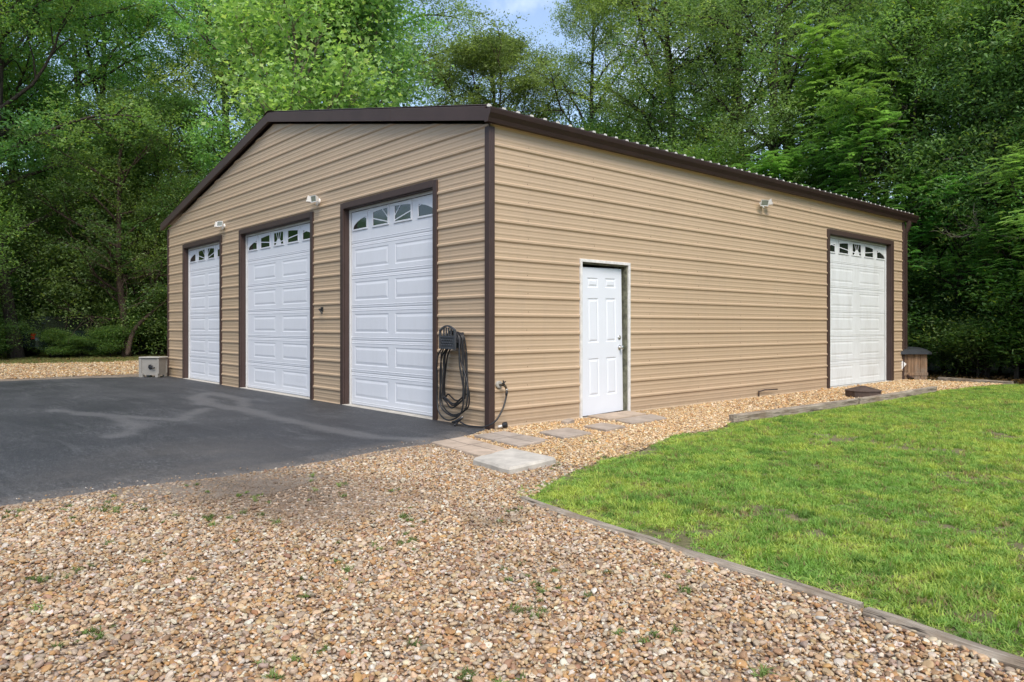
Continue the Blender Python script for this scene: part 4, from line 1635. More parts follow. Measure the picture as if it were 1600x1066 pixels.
# ------------------------------------------------------------------ grass
def tuft(seed, nb, h, spread, lean):
    rs = np.random.RandomState(seed)
    V = []
    F = []
    for b in range(nb):
        a = rs.uniform(0, 6.28)
        r = spread * math.sqrt(rs.rand())
        bx, by = r * math.cos(a), r * math.sin(a)
        ld = rs.uniform(0, 6.28)
        L_ = h * rs.uniform(0.5, 1.2)
        le = lean * rs.uniform(0.3, 1.5)
        w = 0.0024 * rs.uniform(0.8, 1.5)
        wd = (-math.sin(ld), math.cos(ld))
        base = len(V)
        for t, ww in ((0, 1), (0.5, 0.9)):
            x = bx + math.cos(ld) * le * L_ * t * t
            y = by + math.sin(ld) * le * L_ * t * t
            z = L_ * t * (1 - 0.35 * le * t)
            V += [(x - wd[0] * w * ww, y - wd[1] * w * ww, z), (x + wd[0] * w * ww, y + wd[1] * w * ww, z)]
        t = 1
        V.append((bx + math.cos(ld) * le * L_, by + math.sin(ld) * le * L_, L_ * (1 - 0.35 * le)))
        F += [(base, base + 1, base + 3, base + 2), (base + 2, base + 3, base + 4)]
    return np.array(V), F


def grass(name, box, dens, seed, cond, label, hs=1.0, nb=15, ypoly=None):
    rs = np.random.RandomState(seed)
    x0, y0, x1, y1 = box
    n = int((x1 - x0) * (y1 - y0) * dens)
    x = rs.uniform(x0, x1, n)
    y = rs.uniform(y0, y1, n)
    poly = ypoly or LAWN
    jx = x + (fnoise(x, y, 0.22, 13) - .5) * 0.22 + rs.randn(n) * 0.03
    jy = y + (fnoise(x, y, 0.22, 19) - .5) * 0.12 + rs.randn(n) * 0.012
    ok = in_poly(jx, jy, poly) & cond(x, y)
    bare = fnoise(x, y, 0.55, 61)
    bare2 = fnoise(x, y, 0.17, 67)
    ok &= (rs.rand(n) > np.clip((bare - 0.56) * 5, 0, 0.85)) & (rs.rand(n) > np.clip((bare2 - 0.60) * 5, 0, 0.88))
    x, y = x[ok], y[ok]
    n = len(x)
    big = fnoise(x, y, 0.9, 71)
    sm = fnoise(x, y, 0.20, 73)
    eg = np.clip(dist_line(x, y, poly + [poly[0]]) / 0.25, 0.45, 1)
    h = (0.35 + 1.1 * sm) * (0.75 + 0.5 * big) * hs * eg
    P = np.stack([x, y, np.full(n, -0.004)], 1)
    ROT = np.stack([rs.randn(n) * 0.22, rs.randn(n) * 0.22, rs.uniform(0, 6.28, n)], 1)
    SCL = np.stack([np.ones(n) * 1.0, np.ones(n), h * rs.uniform(0.7, 1.3, n)], 1)
    green = np.array([0.225, 0.39, 0.080])
    yel = np.array([0.46, 0.53, 0.11])
    dark = np.array([0.14, 0.26, 0.055])
    dry = np.array([0.30, 0.24, 0.11])
    t = np.clip((0.6 * fnoise(x, y, 0.24, 79) + 0.4 * fnoise(x, y, 1.3, 80) - 0.36) * 3.2 + rs.randn(n) * 0.3, 0, 1)[:, None]
    c = green * (1 - t) + yel * t
    t = np.clip((fnoise(x, y, 0.16, 83) - 0.56) * 5 + rs.randn(n) * 0.2, 0, 0.9)[:, None]
    c = c * (1 - t) + dark * t
    dr = (rs.rand(n) < 0.07 + 0.3 * np.clip((fnoise(x, y, 0.3, 87) - .6) * 4, 0, 1))[:, None]
    c = np.where(dr, dry, c) * rs.uniform(0.8, 1.2, (n, 1))
    if hs > 2:
        c = c * 0.3 + np.array([0.13, 0.105, 0.055]) * rs.uniform(.5, 1.3, (n, 1))
    protos = [tuft(s, nb, 0.042, 0.03, 0.75) for s in range(6)] + [tuft(20, nb, 0.028, 0.035, 1.3), tuft(21, nb, 0.055, 0.022, 0.6)]
    o = scatter(name, protos, P, ROT, SCL, rs.randint(0, 8, n), np.clip(c, 0, 1), M['grass'])
    tag(o, label, None, None, 'stuff')
    return o


grass('grass', (1.6, -3.0, 7.2, 2.0), 2600, 31, lambda x, y: np.ones(len(x), bool), 'bright yellow-green lawn grass')
grass('grass', (1.5, 2.0, 7.6, 13.4), 1500, 32, lambda x, y: y >= 2.0, 'bright green lawn grass running back to the wood edge', 1.15)
grass('grass', (7.2, -3.6, 12.0, 2.0), 500, 33, lambda x, y: x >= 7.2, 'lawn grass to the right of the view')
grass('grass', (7.6, 2.0, 14.0, 13.4), 400, 34, lambda x, y: y >= 2.0, 'lawn grass to the right of the view')

# weeds in the gravel
rs = np.random.RandomState(8)
wx, wy = [], []
for (cx, cy, k, sp) in ((4.86, -4.0, 10, .05), (4.2, -3.2, 8, .12), (4.5, -3.5, 6, .08), (3.6, -3.9, 6, .08), (2.0, -4.0, 8, .1), (1.2, -4.4, 6, .15), (1.5, -4.6, 6, .15), (2.6, -4.9, 6, .06), (3.5, -4.9, 5, .04), (4.1, -5.2, 6, .04),
                        (5.2, -3.9, 6, .1), (5.6, -3.2, 5, .07), (5.0, -3.3, 4, .05), (3.2, -3.4, 6, .12), (2.8, -3.0, 5, .09), (1.9, -2.9, 5, .15), (2.3, -1.0, 6, .08), (2.2, -0.4, 6, .1), (1.5, 0.2, 4, .07), (1.6, -3.5, 6, .1), (1.0, -4.9, 6, .1), (4.3, -4.5, 5, .05), (3.2, -2.35, 5, .2), (4.4, -2.5, 5, .3)):
    wx += list(cx + rs.randn(k) * sp); wy += list(cy + rs.randn(k) * sp)
extra = 60
wx += list(rs.uniform(0.9, 6.2, extra)); wy += list(rs.uniform(-5.6, -2.5, extra))
wx = np.array(wx); wy = np.array(wy)
n = len(wx)
P = np.stack([wx, wy, np.full(n, 0.008)], 1)
ROT = np.stack([rs.randn(n) * .2, rs.randn(n) * .2, rs.uniform(0, 6.28, n)], 1)
s_ = rs.uniform(0.4, 1.0, n)
o = scatter('weeds', [tuft(40 + k, 26, 0.036, 0.026, 1.4) for k in range(4)], P, ROT, np.stack([s_, s_, s_], 1), rs.randint(0, 4, n), np.array([0.17, 0.24, 0.07]) * rs.uniform(.6, 1.2, (n, 1)), M['grass'])
tag(o, 'small green weeds sprouting between the foreground pebbles', None, None, 'stuff')

# grassy, leaf-strewn verge before the left wood
VERGE = [(-23.2, -14), (-22.0, -3.4), (-20.8, 0.6), (-23.0, 4.6), (-20.0, 8.4), (-25, 12), (-32, 8), (-30, -14)]
grass('verge_grass', (-32, -8, -20, 9), 150, 35, lambda x, y: y > -8, 'thin dry grass along the edge of the left wood', 2.1, 14, VERGE)

# ------------------------------------------------------------------ trees
TREES = {}


def rotz(v, a):
    c, s = math.cos(a), math.sin(a)
    return np.array([v[0] * c - v[1] * s, v[0] * s + v[1] * c, v[2]])


def skeleton(seed, H, r0, cb, cr, nl, up=0.35, sub=5, droop=0.0, lean=0.06, top=1.0, fork=None, rt=0.25):
    """returns branch tubes and the points that carry foliage"""
    rs = np.random.RandomState(seed)
    tubes = []
    tips = []
    n = 10
    p = np.array([0., 0., -0.1])
    d = np.array([rs.randn() * lean, rs.randn() * lean, 1.0])
    tr = []
    for i in range(n + 1):
        t = i / n
        tr.append((p.copy(), max(0.015, r0 * (1 - 0.85 * t) * (1.25 if i == 0 else 1))))
        d = d * np.array([.82, .82, 1]) + rs.randn(3) * np.array([.045, .045, 0])
        d /= np.linalg.norm(d)
        p = p + d * H * 0.93 / n
    tubes.append(tr)

    def on_trunk(h):
        f = h / H / 0.93 * n
        i = int(min(max(f, 0), n - 1))
        w = min(f - i, 1)
        return tr[i][0] * (1 - w) + tr[i + 1][0] * w, tr[i][1] * (1 - w) + tr[i + 1][1] * w

    for k in range(nl):
        t = (k + rs.rand() * .6) / nl
        h = cb * H + (1 - cb) * H * t ** 0.9 * 0.92
        az = k * 2.4 + rs.randn() * 0.35
        prof = math.sin(math.pi * min(1, (t * 0.85 + 0.18))) ** 0.7
        Ln = cr * prof * rs.uniform(0.75, 1.2)
        base, rr = on_trunk(h)
        u = up * rs.uniform(0.6, 1.5) + 0.55 * t
        dd = np.array([math.cos(az), math.sin(az), u])
        dd /= np.linalg.norm(dd)
        m = 7
        lp = []
        q = base.copy()
        rl = min(rr * 0.6, 0.022 + 0.011 * Ln)
        for i in range(m + 1):
            s = i / m
            lp.append((q.copy(), rl * (1 - 0.85 * s) + 0.006))
            dd = dd + rs.randn(3) * 0.13 + np.array([0, 0, -droop * s + 0.05])
            dd /= np.linalg.norm(dd)
            q = q + dd * Ln / m
        tubes.append(lp)
        tips.append((lp[-1][0], 1.0))
        for j in range(sub):
            s = 0.28 + 0.68 * (j + rs.rand()) / sub
            i = int(s * m)
            w = s * m - i
            bp = lp[i][0] * (1 - w) + lp[min(i + 1, m)][0] * w
            sg = 1 if j % 2 else -1
            d2 = rotz(lp[min(i + 1, m)][0] - lp[i][0], sg * rs.uniform(0.5, 1.2))
            d2 /= max(np.linalg.norm(d2), 1e-6)
            d2[2] += rs.uniform(-0.25, 0.45) - droop * .5
            L2 = Ln * rs.uniform(0.25, 0.5) * (1.15 - s * .5)
            sp = []
            q2 = bp.copy()
            for i2 in range(4):
                sp.append((q2.copy(), lp[i][1] * 0.5 * (1 - i2 / 4) + 0.004))
                d2 = d2 + rs.randn(3) * 0.2 + np.array([0, 0, -droop * .3])
                d2 /= np.linalg.norm(d2)
                q2 = q2 + d2 * L2 / 3
            tubes.append(sp)
            tips.append((sp[-1][0], 1.0))
            tips.append((sp[2][0], 0.8))
            if s > .5:
                tips.append((sp[1][0], 0.6))
    return tubes, tips


def bark_mesh(name, tubes, mat):
    mb = MB()
    for k, tb in enumerate(tubes):
        sides = 10 if k == 0 else (6 if len(tb) > 5 else 4)
        mb.tube([t[0] for t in tb], [t[1] for t in tb], sides, cap=False)
    me = bpy.data.meshes.new(name)
    me.from_pydata(mb.v, [], mb.f)
    me.polygons.foreach_set('use_smooth', [True] * len(mb.f))
    me.materials.append(mat)
    me.update()
    return me


def leaf_quads(rs, Cn, L_, W_, flat=0.55):
    """diamond leaves at centres Cn"""
    n = len(Cn)
    nm = rs.randn(n, 3)
    nm[:, 2] = np.abs(nm[:, 2]) + flat
    nm /= np.linalg.norm(nm, axis=1)[:, None]
    a = rs.randn(n, 3)
    a -= (a * nm).sum(1)[:, None] * nm
    a /= np.linalg.norm(a, axis=1)[:, None]
    b = np.cross(nm, a)
    l = (L_ * rs.uniform(0.7, 1.3, n))[:, None]
    w = (W_ * rs.uniform(0.7, 1.3, n))[:, None]
    V = np.stack([Cn - a * l / 2, Cn + b * w / 2 + nm * w * .15 + a * l * .05, Cn + a * l / 2 - nm * l * .1, Cn - b * w / 2 + nm * w * .15 + a * l * .05], 1).reshape(-1, 3)
    F = np.arange(4 * n).reshape(n, 4)
    return V, F


def shade_cols(rs, n, c0, c1, clump, jit=0.18):
    t = np.clip(clump + rs.randn(n) * 0.18, 0, 1)[:, None]
    c = np.array(c0) * (1 - t) + np.array(c1) * t
    lum = (c * np.array([.25, .65, .10])).sum(1, keepdims=True)
    c = c * 0.80 + lum * 0.20 * np.array([0.95, 1.0, 0.95])
    return np.clip(1.75 * c * rs.uniform(1 - jit, 1 + jit, (n, 1)), 0.005, 0.9)


def crown_mesh(name, seed, tips, nleaf, clump_r, L_, W_, c0, c1, style='oak', flatz=0.55, light=0.05, lightc=(0.25, 0.33, 0.06)):
    rs = np.random.RandomState(seed)
    T_ = np.array([t[0] for t in tips])
    wts = np.array([t[1] for t in tips])
    wts = wts / wts.sum()
    if style == 'frond':
        nf = nleaf // 16
        ti = rs.choice(len(T_), nf, p=wts)
        base = T_[ti] + rs.randn(nf, 3) * np.array([clump_r * .5, clump_r * .5, clump_r * .35])
        az = rs.uniform(0, 2 * np.pi, nf)
        Vs = []
        K = 8
        Lf = L_ * rs.uniform(0.7, 1.25, nf)
        dx, dy = np.cos(az), np.sin(az)
        el0 = rs.uniform(0.0, 0.45, nf)
        cl = rs.rand(len(T_))[ti]
        cols = []
        for k in range(K):
            t = (k + 1.2) / (K + 1)
            cx = base[:, 0] + dx * Lf * t
            cy = base[:, 1] + dy * Lf * t
            cz = base[:, 2] + Lf * (el0 * t - 0.42 * t * t)
            lw = Lf * 0.26 * math.sin(math.pi * (0.18 + 0.75 * t)) + 0.02
            for s in (-1, 1):
                sx, sy = -dy * s, dx * s
                ll = lw * rs.uniform(.85, 1.15, nf)
                ux = sx * .92 + dx * .35; uy = sy * .92 + dy * .35
                hw = Lf * 0.058
                b_ = np.stack([cx, cy, cz], 1)
                tip = np.stack([cx + ux * ll, cy + uy * ll, cz - ll * 0.30], 1)
                m1 = np.stack([cx + ux * ll * .45 + dx * hw, cy + uy * ll * .45 + dy * hw, cz - ll * .06], 1)
                m2 = np.stack([cx + ux * ll * .45 - dx * hw, cy + uy * ll * .45 - dy * hw, cz - ll * .10], 1)
                Vs.append(np.stack([b_, m1, tip, m2], 1))
                cols.append(shade_cols(rs, nf, c0, c1, cl, 0.12))
        V = np.concatenate(Vs).reshape(-1, 3)
        F = np.arange(len(V)).reshape(-1, 4)
        col = np.concatenate(cols)
    elif style == 'lobed':
        ti = rs.choice(len(T_), nleaf, p=wts)
        Cn = T_[ti] + rs.randn(nleaf, 3) * np.array([clump_r, clump_r, clump_r * flatz])
        n = nleaf
        nm = rs.randn(n, 3)
        nm[:, 2] = np.abs(nm[:, 2]) + 0.5
        nm /= np.linalg.norm(nm, axis=1)[:, None]
        a = rs.randn(n, 3); a[:, 2] -= 0.7
        a -= (a * nm).sum(1)[:, None] * nm
        a /= np.linalg.norm(a, axis=1)[:, None]
        b = np.cross(nm, a)
        sc = (L_ * rs.uniform(0.6, 1.3, n))[:, None]
        shp = [(-.42, 0), (-.22, .20), (-.02, .50), (.10, .20), (.58, 0), (.10, -.20), (-.02, -.50), (-.22, -.20)]
        V = np.stack([Cn + a * sc * u + b * sc * v + nm * sc * (0.35 * abs(v) - .08) for u, v in shp], 1).reshape(-1, 3)
        q = np.arange(n)[:, None] * 8
        F = np.concatenate([q + np.array([[0, 1, 3, 7]]), q + np.array([[1, 2, 3, 3]])[:, [0, 1, 2, 2]], q + np.array([[3, 4, 5, 7]]), q + np.array([[7, 5, 6, 6]])], 0)
        F = np.concatenate([q + np.array([[0, 1, 2, 3]]), q + np.array([[0, 3, 4, 5]]), q + np.array([[0, 5, 6, 7]])], 0)
        cl = rs.rand(len(T_))[ti]
        cc = shade_cols(rs, n, c0, c1, cl)
        lt = rs.rand(n) < light
        cc[lt] = np.array(lightc)
        col = np.concatenate([cc, cc, cc])
    else:
        ti = rs.choice(len(T_), nleaf, p=wts)
        if style == 'fine':      # leaves strung in drooping sprays
            ax = rs.randn(len(T_), 3)
            ax[:, 2] = -np.abs(ax[:, 2]) * .5
            ax /= np.linalg.norm(ax, axis=1)[:, None]
            t = rs.uniform(-1, 1, nleaf)[:, None]
            sub = rs.randint(0, 7, nleaf)
            off = np.random.RandomState(seed + 5).randn(len(T_), 7, 3) * clump_r
            off[:, :, 2] *= flatz
            Cn = T_[ti] + off[ti, sub] + ax[ti] * t * clump_r * .7 + rs.randn(nleaf, 3) * clump_r * 0.22
        else:
            sub = rs.randint(0, 6, nleaf)
            off = np.random.RandomState(seed + 5).randn(len(T_), 6, 3) * clump_r * .8
            off[:, :, 2] *= flatz
            g = rs.randn(nleaf, 3) * clump_r * 0.42
            g[:, 2] *= 0.5
            Cn = T_[ti] + off[ti, sub] + g
        V, F = leaf_quads(rs, Cn, L_, W_)
        clb = np.random.RandomState(seed + 9).rand(len(T_), 7)
        cl = clb[ti, sub]
        col = shade_cols(rs, nleaf, c0, c1, cl)
        lt = rs.rand(nleaf) < light
        col[lt] = np.array(lightc) * rs.uniform(.7, 1.1, (lt.sum(), 1))
    keep = V.reshape(len(V) // (8 if style == 'lobed' else 4), -1, 3)[:, :, 2].min(1) > 0.02
    me = bpy.data.meshes.new(name)
    me.vertices.add(len(V))
    V[:, 2] = np.maximum(V[:, 2], 0.0)
    me.vertices.foreach_set('co', V.astype(np.float32).ravel())
    me.loops.add(F.size)
    me.loops.foreach_set('vertex_index', F.astype(np.int32).ravel())
    me.polygons.add(len(F))
    me.polygons.foreach_set('loop_start', np.arange(0, F.size, 4, dtype=np.int32))
    me.polygons.foreach_set('loop_total', np.full(len(F), 4, dtype=np.int32))
    me.update(calc_edges=True)
    face_attr(me, 'col', col)
    me.materials.append(M['leaf'])
    return me


G_MID0, G_MID1 = (0.050, 0.125, 0.034), (0.13, 0.255, 0.070)
G_OL0, G_OL1 = (0.065, 0.11, 0.032), (0.17, 0.235, 0.07)
G_BR0, G_BR1 = (0.080, 0.18, 0.028), (0.20, 0.34, 0.06)
G_DK0, G_DK1 = (0.030, 0.065, 0.018), (0.075, 0.14, 0.035)
G_LM0, G_LM1 = (0.085, 0.180, 0.030), (0.260, 0.380, 0.085)


def proto(key, bark, sk, cw):
    tubes, tips = skeleton(**sk)
    if 'low' in cw:
        cw = dict(cw)
        lo = cw.pop('low')
        tips = [t for t in tips if t[0][2] > lo]
    TREES[key] = (bark_mesh(key + '_trunk', tubes, M[bark]), crown_mesh(tips=tips, **cw))


proto('oak_a', 'bark', dict(seed=1, H=17, r0=.24, cb=.18, cr=5.0, nl=22, sub=6, lean=.015), dict(name='oak_a', seed=1, nleaf=50000, clump_r=.46, L_=.125, W_=.062, c0=G_MID0, c1=G_MID1))
proto('oak_b', 'bark', dict(seed=2, H=16, r0=.22, cb=.17, cr=5.3, nl=24, sub=6, droop=.2, lean=.015), dict(name='oak_b', seed=2, nleaf=52000, clump_r=.46, L_=.12, W_=.05, c0=G_MID0, c1=(0.12, .20, .045), style='fine', flatz=.7))
proto('fine_a', 'bark', dict(seed=3, H=18, r0=.28, cb=.18, cr=5.0, nl=24, sub=6, droop=.22), dict(name='fine_a', seed=3, nleaf=56000, clump_r=.5, L_=.125, W_=.045, c0=G_OL0, c1=G_OL1, style='fine', flatz=.8, light=.05))
proto('fine_b', 'bark_red', dict(seed=14, H=16, r0=.30, cb=.30, cr=4.6, nl=20, sub=6, droop=.25), dict(name='fine_b', seed=14, nleaf=46000, clump_r=.5, L_=.12, W_=.045, c0=(0.045, 0.07, 0.025), c1=(.13, .165, .06), style='fine', flatz=.9))
proto('pine', 'bark_red', dict(seed=5, H=16, r0=.24, cb=.42, cr=4.0, nl=26, sub=6, up=.45), dict(name='pine', seed=5, nleaf=62000, clump_r=.46, L_=.16, W_=.045, c0=(.045, .075, .028), c1=(.12, .165, .06), flatz=.5))
proto('plane', 'bark_pale', dict(seed=6, H=15, r0=.20, cb=.22, cr=4.6, nl=26, sub=6, up=.75), dict(name='plane', seed=6, nleaf=23000, clump_r=.52, L_=.185, W_=.2, c0=(.060, .135, .034), c1=(.20, .30, .095), style='lobed', flatz=.8, light=.07, lightc=(.46, .55, .24)))
proto('frond_a', 'bark', dict(seed=7, H=9.5, r0=.11, cb=.22, cr=3.2, nl=16, sub=4, up=.55), dict(name='frond_a', seed=7, nleaf=46000, clump_r=.7, L_=.40, W_=.05, c0=(.06, .13, .03), c1=(.13, .24, .06), style='frond'))
proto('frond_b', 'bark', dict(seed=8, H=6.5, r0=.08, cb=.15, cr=2.6, nl=14, sub=4, up=.5), dict(name='frond_b', seed=8, nleaf=30000, clump_r=.55, L_=.40, W_=.05, c0=(.035, .10, .018), c1=(.11, .24, .04), style='frond'))
proto('cedar', 'bark_red', dict(seed=9, H=11, r0=.17, cb=.16, cr=3.4, nl=26, sub=5, up=.25, droop=.05), dict(name='cedar', seed=9, nleaf=26000, clump_r=.32, L_=.11, W_=.045, c0=(.03, .06, .018), c1=(.08, .14, .035), flatz=.5))
proto('young', 'bark', dict(seed=10, H=8, r0=.09, cb=.10, cr=2.6, nl=18, sub=5, up=.45), dict(name='young', seed=10, nleaf=26000, clump_r=.46, L_=.11, W_=.05, c0=(.035, .08, .018), c1=(.10, .20, .04), style='fine', flatz=.8))
proto('pole', 'bark', dict(seed=31, H=11, r0=.085, cb=.26, cr=2.6, nl=20, sub=4, up=.4, lean=.05), dict(name='pole', seed=31, nleaf=15000, clump_r=.42, L_=.12, W_=.05, c0=(.045, .10, .028), c1=(.12, .22, .06), low=5.0))
proto('thicket', 'bark', dict(seed=21, H=7.5, r0=.07, cb=.05, cr=2.9, nl=20, sub=5, up=.3, droop=.25), dict(name='thicket', seed=21, nleaf=30000, clump_r=.5, L_=.10, W_=.04, c0=(.045, .085, .025), c1=(.12, .19, .05), style='fine', flatz=.9))
proto('shrub_a', 'bark', dict(seed=11, H=2.6, r0=.035, cb=.06, cr=1.5, nl=14, sub=5, up=.6), dict(name='shrub_a', seed=11, nleaf=13000, clump_r=.36, L_=.085, W_=.045, c0=G_DK0, c1=(.06, .13, .028)))
proto('shrub_b', 'bark', dict(seed=12, H=3.6, r0=.045, cb=.06, cr=1.7, nl=14, sub=5, up=.7), dict(name='shrub_b', seed=12, nleaf=15000, clump_r=.42, L_=.11, W_=.05, c0=(.022, .055, .014), c1=(.075, .17, .03)))


def copy_tree(src_key, name, loc, rz, sc, label, cat, group=None):
    tm, cm = TREES[src_key]
    r = empty(name, label, cat, loc, rz, group)
    r.scale = sc if isinstance(sc, tuple) else (sc, sc, sc)
    for nm, me in (('trunk', tm), ('crown', cm)):
        o = bpy.data.objects.new(nm, me)
        C.objects.link(o)
        o.parent = r
    return r


# --- trees one can point to
copy_tree('plane', 'sycamore_tree', (-16.6, 4.7, 0), 0.4, 1.0, 'pale-trunked tree with large bright lobed leaves rising behind the left slope of the roof', 'tree')
copy_tree('plane', 'sycamore_tree', (-15.4, 7.2, 0), 2.9, (0.9, 0.9, .93), 'bright large-leaved tree standing behind the middle of the gable, right of the pale trunk', 'tree')
copy_tree('pine', 'pine_tree', (-18.9, 15.4, 0), 0.3, (1.0, 1.0, 0.88), 'dark rounded pine crown against the sky gap right of the bright large-leaved trees', 'tree')
copy_tree('oak_a', 'oak_tree', (-31.5, -0.2, 0), 1.0, 1.28, 'leafy oak behind the tall trunk at the far left edge of the wood', 'tree')
copy_tree('oak_b', 'oak_tree', (-26.9, -1.3, 0), 2.2, 1.12, 'tall oak with the thick dark trunk nearest the left edge of the view', 'tree')
copy_tree('cedar', 'cedar_tree', (-25.5, 2.2, 0), 0.3, 1.0, 'dark many-branched cedar with bare lower limbs left of the garage', 'tree')
copy_tree('cedar', 'cedar_tree', (-27.2, 3.9, 0), 2.4, 1.1, 'second bare-limbed cedar right against the left corner of the garage', 'tree')
copy_tree('fine_a', 'oak_tree', (-10.7, 17.2, 0), 0.5, 0.97, 'tall fine-leaved oak behind the ridge just right of the pine', 'tree')
copy_tree('fine_a', 'oak_tree', (-14.0, 16.6, 0), 2.2, (0.72, 0.72, 0.92), 'narrow fine-leaved oak between the dark pine and the tall oaks behind the eave', 'tree')
copy_tree('oak_b', 'oak_tree', (-8.4, 18.2, 0), 4.0, 0.98, 'broad fine-leaved oak behind the centre of the long eave', 'tree')
copy_tree('fine_a', 'oak_tree', (-5.6, 17.0, 0), 3.0, 0.88, 'olive green drooping oak behind the far half of the eave', 'tree')
copy_tree('frond_a', 'feather_leaved_tree', (-3.6, 15.8, 0), 0.9, 1.05, 'bright green feather-leaved tree rising over the far end of the eave', 'tree')
copy_tree('frond_a', 'feather_leaved_tree', (-1.7, 15.9, 0), 3.3, 0.86, 'lower bright feather-leaved tree just above the far gutter end', 'tree')
copy_tree('frond_b', 'feather_leaved_tree', (0.2, 15.2, 0), 1.0, 0.8, 'short feather-leaved tree right beside the downspout at the far corner', 'tree')
copy_tree('fine_b', 'oak_tree', (-3.4, 21.6, 0), 1.2, 1.05, 'tall oak whose thick dark trunk shows high up near the top right', 'tree')
copy_tree('fine_b', 'oak_tree', (-0.4, 18.9, 0), 2.6, 0.95, 'grey-green mossy oak hanging over the top right of the wood', 'tree')
copy_tree('fine_a', 'oak_tree', (1.9, 19.0, 0), 5.3, 0.9, 'mossy oak at the right edge of the view', 'tree')
copy_tree('frond_a', 'feather_leaved_tree', (3.1, 13.4, 0), 2.0, 0.62, 'bright feather-leaved tree whose branches reach in from the right edge', 'tree')
def region(x, y):
    a = math.degrees(math.atan2(y - CAM[1], x - CAM[0]))
    if a > 166: return 'left of the garage'
    if a > 143: return 'behind the gable end'
    if a > 117: return 'behind the long eave'
    return 'beyond the lawn on the right'


# --- the rows behind
back = [('oak_a', -34.0, 3.6, 1.0), ('fine_a', -31.5, 7.5, 0.95), ('oak_b', -37, -1.5, 1.05), ('oak_a', -22.6, 7.4, 0.9), ('oak_b', -27.5, 10.5, 1.05), ('fine_a', -23.4, 13.0, 0.95),
        ('oak_b', -11.5, 24.5, 1.02), ('fine_a', -8.5, 24.0, 1.05), ('oak_b', -3.4, 26.6, 1.1),
        ('fine_a', -0.4, 25.0, 1.1), ('oak_b', 5.6, 18.8, 0.95), ('oak_a', -42, 4, 1.1), ('oak_b', -36, 12, 1.1), ('oak_a', 4.6, 28, 1.1), ('oak_a', -26.6, -4.6, 0.9), ('fine_a', -31, -7.5, 1.0)]
for i, (k, x, y, s) in enumerate(back):
    kind = {'oak_a': 'leafy green oak', 'oak_b': 'broad green oak', 'fine_a': 'olive fine-leaved oak', 'fine_b': 'grey-green oak', 'pine': 'dark pine'}[k]
    copy_tree(k, 'background_tree', (x, y, 0), i * 1.37, s * (1.28 if k != 'pine' else 1.0) * (1.0 + 0.04 * math.sin(i)), kind + ' in the rear rows of the wood ' + region(x, y), 'tree', 'trees filling the wood behind')
# --- understorey
under = [('thicket', -28.4, -3.2, 1.15), ('thicket', -27.4, 2.8, 1.2), ('young', -24.2, -3.8, .9), ('thicket', -25.6, 4.0, .95), ('young', -12.2, 15.8, 1.15), ('thicket', -9.2, 16.0, 1.25), ('young', -14.8, 17.5, 1.25), ('thicket', -17.2, 13.8, 1.1), ('young', -24.0, 5.6, .9), ('young', -21.0, 6.2, .75), ('young', -28.2, -2.5, .8), ('young', -30.6, 2.0, .85), ('young', -30.5, 5.2, .95), ('young', -33, 0.8, .95), ('young', -24.8, -6.5, .9), ('young', 1.5, 15.9, .85), ('young', 2.9, 15.4, .8), ('young', -0.8, 17.4, .95),
         ('young', 3.0, 17.9, 1.0), ('young', 5.6, 14.6, .9), ('frond_b', 1.7, 14.4, .62), ('frond_b', 3.2, 14.6, .55), ('young', -6.8, 14.8, .9), ('young', -9.5, 15.4, .9), ('young', -14.0, 13.5, .95), ('young', -18.0, 11.0, .9), ('frond_b', -4.8, 14.6, .95), ('young', -12, 19.5, 1.1), ('young', -26.5, 7.4, 1), ('young', -35, 6.5, 1.1),
         ('young', -37, 2.5, 1.1), ('young', 2.4, 20.8, 1.1)]
for i, (k, x, y, s) in enumerate(under):
    if k == 'young' and i % 2:
        k = 'thicket'
    lab = ('slim young broadleaf tree in the shaded understorey ' if k == 'young' else 'drooping olive thicket tree in the understorey ' if k == 'thicket' else 'small feather-leaved sapling at the foot of the wood ') + region(x, y)
    copy_tree(k, 'sapling' if k == 'frond_b' else 'young_tree', (x, y, 0), i * 2.1, s, lab, 'sapling' if k == 'frond_b' else 'young tree', 'young understorey trees')
poles = [(-29.9, 1.4, 1.0), (-30.2, 3.2, 1.1), (-27.8, 3.4, 0.95), (-31.5, -0.4, 1.1), (1.0, 14.7, 0.8), (2.3, 15.1, 0.9), (0.1, 15.9, 0.9), (-0.7, 15.5, 1.0), (2.9, 16.2, 1.0), (-2.6, 16.8, 1.05), (1.7, 17.5, 1.1), (3.6, 14.9, .95)]
for i, (x, y, s) in enumerate(poles):
    copy_tree('pole', 'slender_tree', (x, y, 0), i * 2.4, s, 'slender dark-stemmed tree with bare lower twigs ' + region(x, y), 'tree', 'slender trees at the wood edge')
shr = [(-25.4, -2.6), (-26.6, 2.9), (-25.2, 4.4), (-23.6, 4.9), (-27.4, -4.4), (-28.4, 3.6), (-21.6, 5.2), (-19.0, 6.0), (-30.6, -1.4), (-31.6, 2.8),
       (0.9, 14.4), (2.3, 14.2), (3.9, 13.8), (4.9, 14.0), (0.2, 15.6), (1.4, 16.0), (2.6, 15.8), (-1.3, 14.8), (6.2, 13.8), (7.6, 14.0), (2.7, 17.2), (0.6, 17.2), (4.5, 16.3)]
for i, (x, y) in enumerate(shr):
    k = 'shrub_a' if i % 2 == 0 else 'shrub_b'
    left = x < -15
    h = (0.62 if left and x > -27.5 else (0.9 if left else 0.62)) * (0.8 + 0.45 * ((i * 37) % 10) / 10)
    copy_tree(k, 'shrub', (x, y, 0), i * 1.9, (0.95, 0.95, h), 'dark leafy shrub in the tangle at the foot of the left wood' if left else 'dark leafy shrub in the shaded tangle beyond the lawn and far corner', 'shrub', 'shrubs under the left wood' if left else 'shrubs under the right wood')

